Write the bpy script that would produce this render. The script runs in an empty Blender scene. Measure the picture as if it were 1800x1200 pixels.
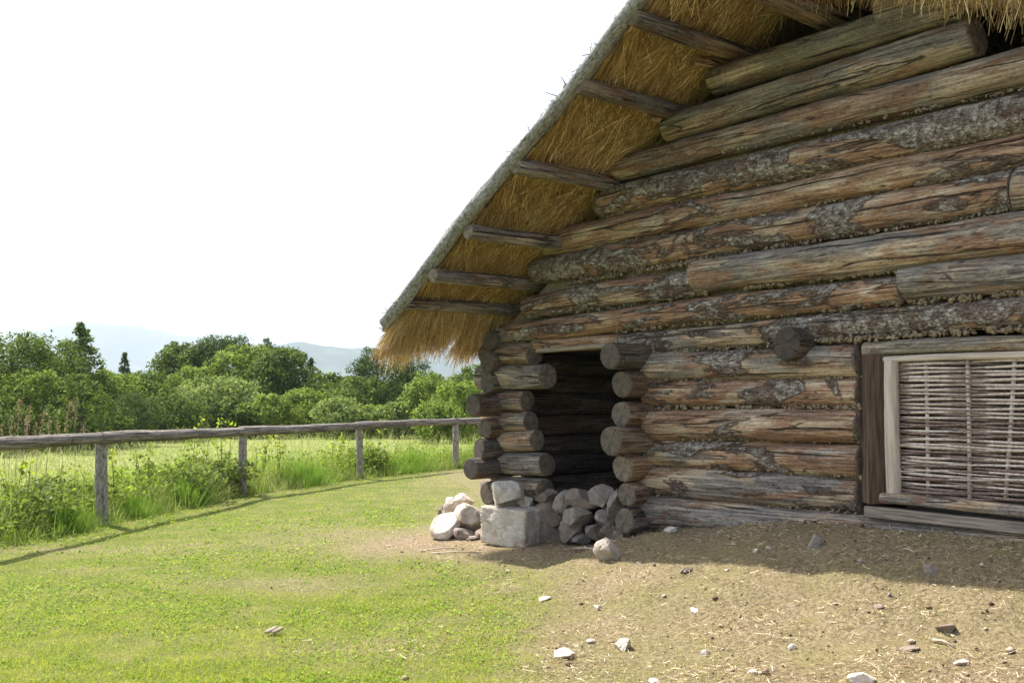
import bpy, math, random
import numpy as np
from mathutils import Vector, Matrix, noise

rnd = random.Random(7)
rng = np.random.default_rng(11)
S = bpy.context.scene
C = S.collection

# ------------------------------------------------------------------ camera
F = 1750.0
PITCH = math.atan(90 / F)
EYE = Vector((0, 0, 1.5))
cd = bpy.data.cameras.new('camera')
cam = bpy.data.objects.new('camera', cd)
C.objects.link(cam)
cam.location = EYE
cam.rotation_euler = (math.pi / 2 + PITCH, 0, 0)
cd.sensor_width = 36
cd.lens = 36 * F / 1800
cd.clip_start = 0.1
cd.clip_end = 30000
S.camera = cam

# ------------------------------------------------------------------ sky, sun, exposure
SUN_TO = Vector((-0.538, 0.443, 1.0)).normalized()          # direction towards the sun
ELEV = math.asin(SUN_TO.z)
AZ = math.atan2(SUN_TO.x, SUN_TO.y)
w = bpy.data.worlds.new('World')
S.world = w
w.use_nodes = True
nt = w.node_tree
nt.nodes.clear()
wo = nt.nodes.new('ShaderNodeOutputWorld')
bg = nt.nodes.new('ShaderNodeBackground')
sky = nt.nodes.new('ShaderNodeTexSky')
sky.sky_type = 'NISHITA'
sky.sun_disc = False
sky.sun_elevation = ELEV
sky.sun_rotation = AZ
sky.altitude = 600
sky.air_density = 1.0
sky.dust_density = 6.0
sky.ozone_density = 1.0
bg.inputs['Strength'].default_value = 0.12
nt.links.new(sky.outputs[0], bg.inputs['Color'])
nt.links.new(bg.outputs[0], wo.inputs['Surface'])
sl = bpy.data.lights.new('sun', 'SUN')
sl.energy = 5.0
sl.angle = math.radians(0.6)
sl.color = (1.0, 0.95, 0.88)
sun = bpy.data.objects.new('sun', sl)
C.objects.link(sun)
sun.rotation_euler = SUN_TO.to_track_quat('Z', 'Y').to_euler()
sun.location = (-20, 16, 40)
S.view_settings.view_transform = 'Standard'
S.view_settings.look = 'None'
S.view_settings.gamma = 1
S.view_settings.use_curve_mapping = False
S.view_settings.exposure = 1.3
S.render.engine = 'CYCLES'
S.cycles.use_denoising = True
S.cycles.max_bounces = 6
S.cycles.diffuse_bounces = 4
S.cycles.transmission_bounces = 4
S.cycles.transparent_max_bounces = 8
S.cycles.volume_bounces = 1
S.cycles.sample_clamp_indirect = 8

# ------------------------------------------------------------------ geometry of the place
UP = Vector((0, -math.sin(PITCH), math.cos(PITCH)))
FW = Vector((0, math.cos(PITCH), math.sin(PITCH)))
def ray(px, py):
    return Vector(((px - 900) / F, 0, 0)) + FW + UP * ((600 - py) / F)
P0 = Vector((1.09, 8.3, 0))               # a point on the gable wall's axis (by the door jamb)
TH = math.radians(40.6)
DS = Vector((math.sin(TH), -math.cos(TH), 0))        # along the gable, towards the camera side (s)
DN = Vector((-math.cos(TH), -math.sin(TH), 0))       # out of the gable (n)
def W(s, n, z):
    p = P0 + DS * s + DN * n
    return Vector((p.x, p.y, z))
def wall(px, py, n=0.0):                  # (s, z) on the plane n outside the gable's axis
    r = ray(px, py)
    t = ((P0 + DN * n) - EYE).dot(DN) / r.dot(DN)
    q = EYE + r * t
    return (q - P0).dot(DS), q.z
def at_depth(px, py, Y):
    r = ray(px, py)
    return EYE + r * (Y / r.y)

def sn(x, y):
    dx, dy = x - P0.x, y - P0.y
    return dx * DS.x + dy * DS.y, dx * DN.x + dy * DN.y
def wob(x, y, f, seed=0.0):               # cheap smooth 2D noise, about -1..1
    a = np.sin(x * f * 1.0 + y * f * 0.7 + seed) * np.cos(y * f * 1.1 - x * f * 0.4 + seed * 1.7)
    b = np.sin(x * f * 2.3 - y * f * 1.9 + seed * 2.1) * np.cos(y * f * 2.7 + x * f * 1.3 + seed)
    c = np.sin(x * f * 5.1 + y * f * 4.3 + seed * 3.3) * np.cos(y * f * 4.9 - x * f * 5.7 + seed * .3)
    return (a + b * .55 + c * .3) / 1.5
def sstep(a, b, x):
    t = np.clip((x - a) / (b - a), 0, 1)
    return t * t * (3 - 2 * t)
def gz(x, y):
    x = np.asarray(x, float); y = np.asarray(y, float)
    s, n = sn(x, y)
    b = np.interp(s, [-4, -2.2, -1.2, -.25, .1, 1.5, 3, 9, 14], [0, .1, .14, .2, .38, .60, .635, .63, 0])
    fall = np.exp(-(np.maximum(n, 0) / 1.25) ** 2)
    z = b * fall * np.exp(-(np.maximum(-n - 7, 0) / 3) ** 2)
    m = np.clip(b * fall * 3, 0, 1)
    z = z + .012 * wob(x, y, 1.3, 1) + .006 * wob(x, y, 6.0, 4) + m * .022 * wob(x, y, 7.0, 2) + m * .012 * wob(x, y, 19.0, 5)
    r = np.hypot(x, y)
    z = z - 90 * sstep(70, 520, r)
    return z
def gzf(x, y): return float(gz(x, y))
def ground_at(px, py):
    r = ray(px, py)
    t = 3.0
    for _ in range(4000):
        q = EYE + r * t
        if q.z <= gzf(q.x, q.y): return q
        t += 0.02
    return q

FENCE = [(-5.55, 4.4), (-5.30, 8.0), (-4.64, 11.4), (-3.94, 14.7), (-2.66, 17.6), (-1.10, 19.9), (1.0, 21.6), (3.6, 22.6)]
def fence_dist(x, y):                     # >0 beyond the fence, <0 on the lawn
    x = np.asarray(x, float); y = np.asarray(y, float)
    best = np.full(x.shape, 1e9); side = np.ones(x.shape)
    pts = [(-5.3, -40)] + FENCE + [(60, 40)]
    for (ax, ay), (bx, by) in zip(pts[:-1], pts[1:]):
        ux, uy = bx - ax, by - ay
        L2 = ux * ux + uy * uy
        t = np.clip(((x - ax) * ux + (y - ay) * uy) / L2, 0, 1)
        d = np.hypot(x - ax - ux * t, y - ay - uy * t)
        cr = ux * (y - ay) - uy * (x - ax)
        k = d < best
        best = np.where(k, d, best); side = np.where(k, np.sign(cr), side)
    return best * side
def dryness(x, y):                        # how much of the lawn is dead, trampled grass
    s, n = sn(x, y)
    px = 900 + x / np.maximum(y, 1) * F
    a = .86 * sstep(-1.1, 1.5, x - .0 + .10 * (y - 5) + .35 * wob(x, y, 1.7, 3) + .30 * wob(x, y, 5.3, 1)) + .12 * wob(x, y, 3.7, 6)
    near = np.exp(-(np.maximum(n - .4, 0) / .8) ** 2) * sstep(-3.2, -2.2, s)
    pl = .55 * np.exp(-(((x + 1.6) / 1.1) ** 2 + ((y - 10.4) / 1.1) ** 2))
    pl += .5 * np.exp(-(((x + 4.2) / 1.2) ** 2 + ((y - 9.6) / .35) ** 2))
    pl += .4 * np.exp(-(((x + 1.9) / .8) ** 2 + ((y - 7.9) / .3) ** 2))
    pl += .45 * np.exp(-(((x + 1.0) / .5) ** 2 + ((y - 6.0) / .35) ** 2))
    sp = .2 * np.clip(wob(x, y, 2.1, 9), 0, 1)
    return np.clip(np.maximum(a, near) + pl + sp - .05, 0, 1)

# ------------------------------------------------------------------ helpers: objects
def put(o, parent=None):
    C.objects.link(o)
    if parent is not None:
        o.parent = parent
        o.matrix_parent_inverse = Matrix.Translation(-parent.location)
    return o
def empty(name, loc, label, cat, group=None):
    o = bpy.data.objects.new(name, None)
    o.location = loc
    o.empty_display_size = .2
    C.objects.link(o)
    return tag(o, label, cat, group)
def tag(o, label=None, cat=None, group=None, kind=None):
    if label: o['label'] = label
    if cat: o['category'] = cat
    if group: o['group'] = group
    if kind: o['kind'] = kind
    return o
def mesh(name, vs, fs, mats, smooth=True, fmat=None):
    me = bpy.data.meshes.new(name)
    me.from_pydata(vs, [], fs)
    for m in (mats if isinstance(mats, (list, tuple)) else [mats]): me.materials.append(m)
    if smooth: me.polygons.foreach_set('use_smooth', [True] * len(me.polygons))
    if fmat is not None: me.polygons.foreach_set('material_index', fmat)
    me.update()
    return me
def fast_mesh(name, co, faces_n, idx, mat, attr=None, smooth=False):
    """co (N,3); faces_n verts per face; idx flat loop indices; attr {name: per-vertex float}"""
    me = bpy.data.meshes.new(name)
    me.vertices.add(len(co)); me.vertices.foreach_set('co', np.ascontiguousarray(co, np.float32).ravel())
    nf = len(idx) // faces_n
    me.loops.add(len(idx)); me.loops.foreach_set('vertex_index', np.ascontiguousarray(idx, np.int32).ravel())
    me.polygons.add(nf); me.polygons.foreach_set('loop_start', np.arange(nf, dtype=np.int32) * faces_n)
    if smooth: me.polygons.foreach_set('use_smooth', np.ones(nf, bool))
    me.update(calc_edges=True)
    if attr:
        for k, v in attr.items():
            a = me.attributes.new(k, 'FLOAT', 'POINT'); a.data.foreach_set('value', np.ascontiguousarray(v, np.float32))
    me.materials.append(mat)
    return me
def frame(p0, p1, roll=0.0):              # matrix: local X runs from p0 to p1
    x = (p1 - p0).normalized()
    up = Vector((0, 0, 1)) if abs(x.z) < .9 else Vector((0, 1, 0))
    y = up.cross(x).normalized(); z = x.cross(y)
    m = Matrix((x, y, z)).transposed().to_4x4()
    return Matrix.Translation(p0) @ m @ Matrix.Rotation(roll, 4, 'X')

# ------------------------------------------------------------------ helpers: materials
class NT:
    def __init__(self, name, rough=.85, spec=.25):
        self.m = bpy.data.materials.new(name); self.m.use_nodes = True
        self.t = self.m.node_tree; self.t.nodes.clear()
        self.out = self.n('ShaderNodeOutputMaterial')
        self.b = self.n('ShaderNodeBsdfPrincipled')
        self.b.inputs['Roughness'].default_value = rough
        self.b.inputs['Specular IOR Level'].default_value = spec
        self.l(self.b.outputs[0], self.out.inputs['Surface'])
    def n(self, t, **k):
        nd = self.t.nodes.new(t)
        for a, b in k.items(): setattr(nd, a, b)
        return nd
    def l(self, a, b): self.t.links.new(a, b)
    def set(self, inp, v):
        if isinstance(v, bpy.types.NodeSocket): self.l(v, inp)
        elif isinstance(v, (tuple, list)) and len(v) == 3 and inp.type == 'RGBA': inp.default_value = (*v, 1)
        else: inp.default_value = v
    def coord(self, scale=(1, 1, 1), kind='Object', loc=None):
        c = self.n('ShaderNodeTexCoord'); mp = self.n('ShaderNodeMapping')
        self.l(c.outputs[kind], mp.inputs['Vector'])
        mp.inputs['Scale'].default_value = scale
        if loc is not None: self.set(mp.inputs['Location'], loc)
        return mp.outputs[0]
    def noise(self, vec, scale=1, detail=4, rough=.55, dist=0):
        n = self.n('ShaderNodeTexNoise'); self.l(vec, n.inputs['Vector'])
        n.inputs['Scale'].default_value = scale; n.inputs['Detail'].default_value = detail
        n.inputs['Roughness'].default_value = rough; n.inputs['Distortion'].default_value = dist
        return n.outputs['Fac']
    def voro(self, vec, scale=1, feature='F1', out='Distance'):
        n = self.n('ShaderNodeTexVoronoi', feature=feature); self.l(vec, n.inputs['Vector'])
        n.inputs['Scale'].default_value = scale
        return n.outputs[out]
    def math(self, op, a, b=0.0, c=None):
        n = self.n('ShaderNodeMath', operation=op)
        self.set(n.inputs[0], a); self.set(n.inputs[1], b)
        if c is not None: self.set(n.inputs[2], c)
        return n.outputs[0]
    def mr(self, v, a, b, c=0.0, d=1.0):
        n = self.n('ShaderNodeMapRange'); self.set(n.inputs['Value'], v)
        self.set(n.inputs['From Min'], a); self.set(n.inputs['From Max'], b)
        self.set(n.inputs['To Min'], c); self.set(n.inputs['To Max'], d)
        return n.outputs[0]
    def mix(self, f, a, b, mode='MIX'):
        n = self.n('ShaderNodeMix', data_type='RGBA', blend_type=mode)
        self.set(n.inputs[0], f); self.set(n.inputs[6], a); self.set(n.inputs[7], b)
        return n.outputs[2]
    def ramp(self, f, stops):
        n = self.n('ShaderNodeValToRGB'); self.l(f, n.inputs[0])
        cr = n.color_ramp
        while len(cr.elements) < len(stops): cr.elements.new(.5)
        for e, (p, c) in zip(cr.elements, stops): e.position = p; e.color = (*c, 1)
        return n.outputs[0]
    def attr(self, name, typ='GEOMETRY', out='Fac'):
        n = self.n('ShaderNodeAttribute', attribute_name=name, attribute_type=typ)
        return n.outputs[out]
    def island(self):
        return self.n('ShaderNodeNewGeometry').outputs['Random Per Island']
    def bump(self, h, strength=.5, dist=.01, nrm=None):
        n = self.n('ShaderNodeBump'); self.l(h, n.inputs['Height'])
        n.inputs['Strength'].default_value = strength; n.inputs['Distance'].default_value = dist
        if nrm is not None: self.l(nrm, n.inputs['Normal'])
        return n.outputs[0]
    def done(self, col, nrm=None, rough=None):
        self.set(self.b.inputs['Base Color'], col)
        if nrm is not None: self.l(nrm, self.b.inputs['Normal'])
        if rough is not None: self.set(self.b.inputs['Roughness'], rough)
        return self.m

def mat_log():
    """Weathered spruce. Object colour: R bark share, G warmth, B darkness, A algae (olive)."""
    t = NT('weathered_log', .8, .2)
    oi = t.n('ShaderNodeObjectInfo')
    sep = t.n('ShaderNodeSeparateColor'); t.l(oi.outputs['Color'], sep.inputs[0])
    R, G, B = sep.outputs[0], sep.outputs[1], sep.outputs[2]
    A = oi.outputs['Alpha']
    rv = t.math('MULTIPLY', oi.outputs['Random'], 57.0)
    cx = t.n('ShaderNodeCombineXYZ'); t.l(rv, cx.inputs[0]); t.l(rv, cx.inputs[1]); t.l(rv, cx.inputs[2])
    off = cx.outputs[0]
    fib = t.noise(t.coord((2.2, 55, 55), loc=off), 1, 5, .62)
    fib2 = t.noise(t.coord((6, 170, 170), loc=off), 1, 3, .6)
    big = t.noise(t.coord((1.6, 6, 6), loc=off), 1, 5, .55, .4)
    big2 = t.noise(t.coord((1.1, 5, 5), loc=off), 1.3, 6, .6, .8)
    blotch = t.noise(t.coord((5, 14, 14), loc=off), 1, 6, .65, .5)
    # bare wood: grey weathered to tan and to orange-brown
    grey = t.ramp(fib, [(.28, (.05, .040, .034)), (.46, (.17, .145, .125)), (.56, (.28, .245, .21)), (.74, (.50, .45, .40))])
    tan = t.ramp(fib, [(.28, (.13, .08, .05)), (.46, (.36, .255, .165)), (.58, (.56, .43, .30)), (.74, (.78, .65, .50))])
    org = t.ramp(fib, [(.28, (.06, .024, .014)), (.48, (.26, .115, .055)), (.75, (.50, .28, .15))])
    gm = t.mr(t.math('ADD', big, t.math('MULTIPLY', t.math('SUBTRACT', G, .5), .42)), .46, .56)
    c = t.mix(gm, grey, tan)
    om = t.mr(t.math('ADD', big2, t.math('MULTIPLY', t.math('SUBTRACT', G, .5), .30)), .50, .56)
    c = t.mix(t.math('MULTIPLY', om, .68), c, org)
    # pale lichen-like weathering flakes
    fl = t.mr(blotch, .57, .63)
    c = t.mix(t.math('MULTIPLY', fl, .45), c, (.42, .37, .30))
    st = t.mr(t.noise(t.coord((3, 9, 9), loc=off), 2.2, 6, .7), .56, .68)
    c = t.mix(t.math('MULTIPLY', st, .75), c, (.07, .048, .036))
    # olive algae
    al = t.math('MULTIPLY', t.mr(t.noise(t.coord((2, 6, 6), loc=off), 1.2, 4, .6), .3, .6), A)
    c = t.mix(t.math('MULTIPLY', al, .75), c, t.mix(fib, (.07, .06, .025), (.26, .225, .10)))
    # drying cracks along the grain
    cr = t.noise(t.coord((.55, 9, 9), loc=off), 1, 2, .35)
    crd = t.math('ABSOLUTE', t.math('SUBTRACT', cr, .5))
    crm = t.math('MULTIPLY', t.mr(crd, .0, .009, 1, 0), t.mr(big, .42, .5))
    cr2 = t.noise(t.coord((1.8, 60, 60), loc=off), 1, 1, .3)
    crm2 = t.math('MULTIPLY', t.mr(t.math('ABSOLUTE', t.math('SUBTRACT', cr2, .5)), 0, .012, 1, 0), t.mr(big2, .5, .56))
    sxyz = t.n('ShaderNodeSeparateXYZ'); t.l(t.coord(), sxyz.inputs[0])
    ang = t.math('ARCTAN2', sxyz.outputs[1], sxyz.outputs[2])
    cwob = t.math('MULTIPLY', t.noise(t.coord((.8, 0, 0), loc=off), 1, 4, .5), 2.2)
    csin = t.math('ABSOLUTE', t.math('SINE', t.math('ADD', t.math('MULTIPLY', ang, 1.5), t.math('ADD', cwob, rv))))
    cmask = t.mr(t.noise(t.coord((.7, 3, 3), loc=off), 1.4, 2, .5), .48, .56)
    crm3 = t.math('MULTIPLY', t.mr(csin, 0, t.math('ADD', .008, t.math('MULTIPLY', cmask, .11)), 1, 0), cmask)
    crk = t.math('MAXIMUM', t.math('MAXIMUM', crm, crm3), t.math('MULTIPLY', crm2, .7))
    c = t.mix(t.math('MULTIPLY', crk, .85), c, (.018, .013, .01))
    # knots
    kn = t.voro(t.coord((1.0, 2.6, 2.6), loc=off), 2.3)
    km = t.mr(kn, .035, .055, 1, 0)
    kring = t.mr(t.math('ABSOLUTE', t.math('SUBTRACT', kn, .07)), 0, .03, .5, 0)
    c = t.mix(t.math('MAXIMUM', t.math('MULTIPLY', km, .85), t.math('MULTIPLY', kring, .6)), c, (.045, .024, .013))
    # bark patches, scaly, lichen grey
    bn = t.noise(t.coord((1.15, 4.0, 4.0), loc=off), 1.25, 8, .60, .9)
    thr = t.math('SUBTRACT', .70, t.math('MULTIPLY', R, .36))
    pit0 = t.noise(t.coord((14, 30, 30), loc=off), 1, 5, .7)
    bm = t.mr(t.math('SUBTRACT', t.math('ADD', bn, t.math('MULTIPLY', t.math('SUBTRACT', pit0, .5), .10)), thr), -.008, .022)
    bedge = t.mr(t.math('ABSOLUTE', t.math('SUBTRACT', bn, t.math('SUBTRACT', thr, .012))), 0, .018, 1, 0)
    sc = t.voro(t.coord((26, 34, 34), loc=off), 1, 'DISTANCE_TO_EDGE')
    scn = t.noise(t.coord((22, 22, 22), loc=off), 1, 7, .7)
    bk = t.ramp(scn, [(.30, (.045, .03, .024)), (.41, (.18, .135, .11)), (.50, (.38, .325, .27)), (.64, (.70, .64, .56))])
    bk = t.mix(t.mr(sc, 0, .07, .45, 0), bk, (.06, .043, .035))
    mot = t.noise(t.coord((60, 90, 90), loc=off), 1, 4, .7)
    bk = t.mix(t.mr(mot, .52, .6, 0, .65), bk, (.07, .052, .045))
    bk = t.mix(t.mr(t.noise(t.coord((4, 8, 8), loc=off), 1.3, 6, .65), .50, .60, 0, .7), bk, (.12, .068, .045))
    c = t.mix(t.math('MULTIPLY', bedge, t.math('MULTIPLY', t.math('SUBTRACT', 1, bm), .7)), c, (.05, .028, .018))
    c = t.mix(bm, c, bk)
    # overall darkness of this log; on side-wall logs it paints in interior shade
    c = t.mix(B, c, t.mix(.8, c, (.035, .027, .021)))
    pit = t.noise(t.coord((30, 90, 90), loc=off), 1, 5, .75)
    c = t.mix(t.mr(pit, .55, .64, 0, .75), c, (.05, .035, .027))
    c = t.mix(t.mr(pit, .44, .34, 0, .35), c, (.55, .47, .37))
    h = t.math('ADD', t.math('MULTIPLY', fib, .5), t.math('MULTIPLY', fib2, .25))
    h = t.math('ADD', h, t.math('MULTIPLY', bm, t.math('ADD', 1.6, t.math('ADD', t.math('MULTIPLY', scn, 1.1), t.math('MULTIPLY', t.math('MINIMUM', sc, .2), 3.0)))))
    h = t.math('SUBTRACT', h, t.math('MULTIPLY', crk, 1.6))
    h = t.math('SUBTRACT', h, t.math('MULTIPLY', km, .5))
    return t.done(c, t.bump(h, 1.0, .017))
def mat_end():
    t = NT('log_end_grain', .85, .15)
    oi = t.n('ShaderNodeObjectInfo')
    sep = t.n('ShaderNodeSeparateColor'); t.l(oi.outputs['Color'], sep.inputs[0])
    v = t.coord((0, 1, 1))
    dis = t.n('ShaderNodeVectorMath', operation='LENGTH'); t.l(v, dis.inputs[0])
    nz = t.noise(t.coord((4, 9, 9)), 1, 4, .6)
    rr = t.math('ADD', dis.outputs['Value'], t.math('MULTIPLY', nz, .02))
    rings = t.math('SINE', t.math('MULTIPLY', rr, 620))
    c = t.mix(t.mr(rings, -1, 1), (.15, .10, .07), (.38, .30, .22))
    nb = t.noise(t.coord((7, 12, 12)), 1.5, 6, .7)
    c = t.mix(t.mr(nb, .4, .62), c, (.12, .105, .09))
    # radial checks
    sx = t.n('ShaderNodeSeparateXYZ'); t.l(t.coord(), sx.inputs[0])
    ang = t.math('ARCTAN2', sx.outputs[1], sx.outputs[2])
    wv = t.math('ADD', t.math('MULTIPLY', ang, 2.5), t.math('MULTIPLY', nz, 3.0))
    chk = t.math('MULTIPLY', t.mr(t.math('ABSOLUTE', t.math('SINE', wv)), 0, .10, 1, 0), t.mr(dis.outputs['Value'], .0, .05))
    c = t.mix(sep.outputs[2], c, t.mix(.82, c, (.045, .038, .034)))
    c = t.mix(t.math('MULTIPLY', chk, .95), c, (.008, .006, .005))
    h = t.math('ADD', t.math('MULTIPLY', rings, .2), t.math('SUBTRACT', t.math('MULTIPLY', nb, 1.0), t.math('MULTIPLY', chk, 2)))
    return t.done(c, t.bump(h, .7, .004))
def mat_rock(name, a, b, cdark):
    t = NT(name, .9, .2)
    n1 = t.noise(t.coord((1, 1, 1)), 9, 8, .65, .3); n2 = t.noise(t.coord((1, 1, 1)), 38, 6, .7)
    n3 = t.noise(t.coord((1, 1, 1), loc=(3, 7, 1)), 5, 5, .6, 1.0)
    c = t.mix(t.mr(n1, .38, .62), a, b)
    c = t.mix(t.mr(n3, .56, .66, 0, .7), c, cdark)
    c = t.mix(t.mr(n2, .55, .72, 0, .5), c, (.12, .10, .08))
    oi = t.n('ShaderNodeObjectInfo')
    c = t.mix(t.mr(oi.outputs['Random'], 0, 1, 0, .25), c, (.18, .15, .13))
    vn = t.voro(t.coord((1, 1.6, 1)), 14, 'DISTANCE_TO_EDGE')
    h = t.math('ADD', t.math('ADD', n1, t.math('MULTIPLY', n2, .4)), t.math('MULTIPLY', t.mr(vn, 0, .08), .15))
    return t.done(c, t.bump(h, .8, .02))
def mat_straw(name, dark=1.0):
    t = NT(name, .6, .3)
    r = t.island()
    n = t.noise(t.coord((1, 1, 1)), 5, 3)
    c = t.ramp(r, [(0, (.06 * dark, .035 * dark, .013 * dark)), (.4, (.23 * dark, .15 * dark, .06 * dark)), (.8, (.47 * dark, .345 * dark, .16 * dark)), (1, (.74 * dark, .60 * dark, .34 * dark))])
    c = t.mix(t.mr(n, .4, .6, 0, .5), c, (.24 * dark, .14 * dark, .045 * dark))
    return t.done(c)
def mat_hay():
    t = NT('hay', .7, .2)
    c = t.ramp(t.island(), [(0, (.12, .075, .04)), (.3, (.32, .225, .125)), (.7, (.60, .48, .29)), (1, (.90, .80, .58))])
    return t.done(c)
def mat_leaf(name, dark, mid, light, trans=.35):
    t = NT(name, .75, .12)
    r = t.island()
    c = t.ramp(r, [(0, dark), (.5, mid), (1, light)])
    n = t.noise(t.coord((1, 1, 1)), 1.3, 3)
    c = t.mix(t.mr(n, .35, .65, 0, .45), c, dark)
    t.set(t.b.inputs['Base Color'], c)
    tr = t.n('ShaderNodeBsdfTranslucent'); t.l(t.mix(.5, c, (light[0] * 1.3, light[1] * 1.35, light[2] * .7)), tr.inputs['Color'])
    mx = t.n('ShaderNodeMixShader'); mx.inputs[0].default_value = trans
    t.l(t.b.outputs[0], mx.inputs[1]); t.l(tr.outputs[0], mx.inputs[2]); t.l(mx.outputs[0], t.out.inputs['Surface'])
    return t.m
def mat_blade(name, greens, dries, trans=.4):
    """grass blades; attribute dry mixes the green ramp towards the dead one"""
    t = NT(name, .75, .12)
    r = t.island()
    g = t.ramp(r, [(0, greens[0]), (.5, greens[1]), (1, greens[2])])
    d = t.ramp(r, [(0, dries[0]), (.5, dries[1]), (1, dries[2])])
    c = t.mix(t.attr('dry'), g, d)
    t.set(t.b.inputs['Base Color'], c)
    tr = t.n('ShaderNodeBsdfTranslucent'); t.l(c, tr.inputs['Color'])
    mx = t.n('ShaderNodeMixShader'); mx.inputs[0].default_value = trans
    t.l(t.b.outputs[0], mx.inputs[1]); t.l(tr.outputs[0], mx.inputs[2]); t.l(mx.outputs[0], t.out.inputs['Surface'])
    return t.m
def mat_ground():
    t = NT('turf_and_soil', .95, .1)
    n1 = t.noise(t.coord(), 3, 6, .6); n2 = t.noise(t.coord(), 40, 6, .7); n3 = t.noise(t.coord(), 150, 3, .7)
    g = t.mix(t.mr(n2, .35, .65), (.045, .065, .012), (.15, .18, .035))
    g = t.mix(t.mr(n1, .45, .65, 0, .6), g, (.19, .17, .06))
    d = t.mix(t.mr(n2, .35, .65), (.12, .088, .058), (.35, .27, .17))
    d = t.mix(t.mr(n3, .5, .7, 0, .8), d, (.12, .085, .05))
    d = t.mix(t.mr(n1, .5, .65, 0, .6), d, (.20, .17, .08))
    c = t.mix(t.attr('dry'), g, d)
    m = t.mix(t.mr(n1, .4, .6), (.12, .16, .03), (.24, .25, .09))
    c = t.mix(t.attr('meadow'), c, m)
    c = t.mix(t.attr('far'), c, t.mix(t.mr(t.noise(t.coord(), .012, 4), .45, .55), (.04, .07, .02), (.13, .16, .05)))
    h = t.math('ADD', n2, t.math('MULTIPLY', n3, .6))
    return t.done(c, t.bump(h, .8, .015))
def mat_hill():
    t = NT('wooded_hills', .95, .05)
    n = t.noise(t.coord(), .004, 8, .65); n2 = t.noise(t.coord(), .03, 5, .7)
    c = t.mix(t.mr(n, .5, .56), (.012, .03, .018), (.05, .075, .035))
    c = t.mix(t.mr(n2, .4, .7, 0, .6), c, (.010, .022, .016))
    return t.done(c)
def mat_plain(name, a, b, sc=12, rough=.85, stretch=(1, 1, 1), bump=.4, bd=.006):
    t = NT(name, rough, .2)
    n = t.noise(t.coord(stretch), sc, 6, .65, .2)
    return t.done(t.mix(t.mr(n, .35, .65), a, b), t.bump(n, bump, bd))

M_LOG = mat_log(); M_END = mat_end()
M_ROCKW = mat_rock('pale_limestone', (.66, .60, .52), (.50, .41, .33), (.40, .27, .19))
M_ROCKG = mat_rock('grey_brown_stone', (.36, .32, .28), (.20, .155, .125), (.13, .085, .065))
M_ROCKR = mat_rock('reddish_stone', (.29, .225, .18), (.18, .13, .10), (.12, .085, .07))
M_STRAW = mat_straw('straw', 1.75); M_STRAWB = mat_straw('pale_straw', 1.2)
M_THATCH = mat_plain('thatch_mass', (.06, .036, .014), (.22, .135, .05), 30, .9, (1, 1, 1), .9, .02)
M_MOSS = mat_plain('moss_wadding', (.11, .075, .04), (.46, .37, .25), 60, .95, (1, 1, 1), .9, .02)
M_VERGE = mat_plain('verge_litter', (.05, .035, .025), (.24, .19, .13), 40)
M_BARKPOLE = mat_plain('grey_bark_pole', (.075, .07, .066), (.40, .39, .375), 30, .85, (1, 3, 3), .8, .006)
M_TRUNK = mat_plain('tree_bark', (.05, .04, .03), (.13, .105, .08), 9, .9, (3, 3, 1), .8, .02)
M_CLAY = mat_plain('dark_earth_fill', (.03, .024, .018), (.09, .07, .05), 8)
M_HEWN = mat_plain('hewn_timber', (.17, .135, .105), (.40, .335, .26), 7, .8, (.5, 9, 9), .7, .006)
M_SILL = mat_plain('weathered_sill', (.11, .09, .075), (.34, .28, .225), 9, .8, (.5, 12, 12), .8, .007)
M_HEWND = mat_plain('dark_hewn_timber', (.045, .034, .028), (.17, .105, .07), 6, .8, (.5, 9, 9), .8, .008)
M_PEEL = mat_plain('peeled_pole', (.36, .29, .22), (.62, .53, .44), 6, .7, (.5, 8, 8), .5, .004)
M_RODL = mat_plain('pale_willow_rod', (.36, .28, .23), (.68, .58, .50), 9, .6, (.6, 6, 6), .4, .002)
M_RODD = mat_plain('brown_willow_rod', (.12, .08, .065), (.32, .23, .19), 9, .6, (.6, 6, 6), .4, .002)

# ------------------------------------------------------------------ the setting: ground, hills
def axis(lo, hi, step, outer, grow=1.13):
    v = list(np.arange(lo, hi + 1e-6, step)); d = step
    while v[-1] < outer: d *= grow; v.append(v[-1] + d)
    d = step
    while v[0] > -outer: d *= grow; v.insert(0, v[0] - d)
    return np.array(v)
def build_ground():
    xs = axis(-7, 7, .07, 620); ys = axis(3.5, 21, .07, 620)
    X, Y = np.meshgrid(xs, ys)
    x, y = X.ravel(), Y.ravel()
    z = gz(x, y)
    nx, ny = len(xs), len(ys)
    i = (np.arange(ny - 1)[:, None] * nx + np.arange(nx - 1)[None, :]).ravel()
    idx = np.stack([i, i + 1, i + nx + 1, i + nx], 1).ravel()
    fd = fence_dist(x, y)
    me = fast_mesh('ground', np.stack([x, y, z], 1), 4, idx, mat_ground(),
                   {'dry': dryness(x, y), 'meadow': sstep(0, .5, fd), 'far': sstep(60, 160, np.hypot(x, y))}, True)
    o = bpy.data.objects.new('ground', me); C.objects.link(o); tag(o, kind='structure')
build_ground()
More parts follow.
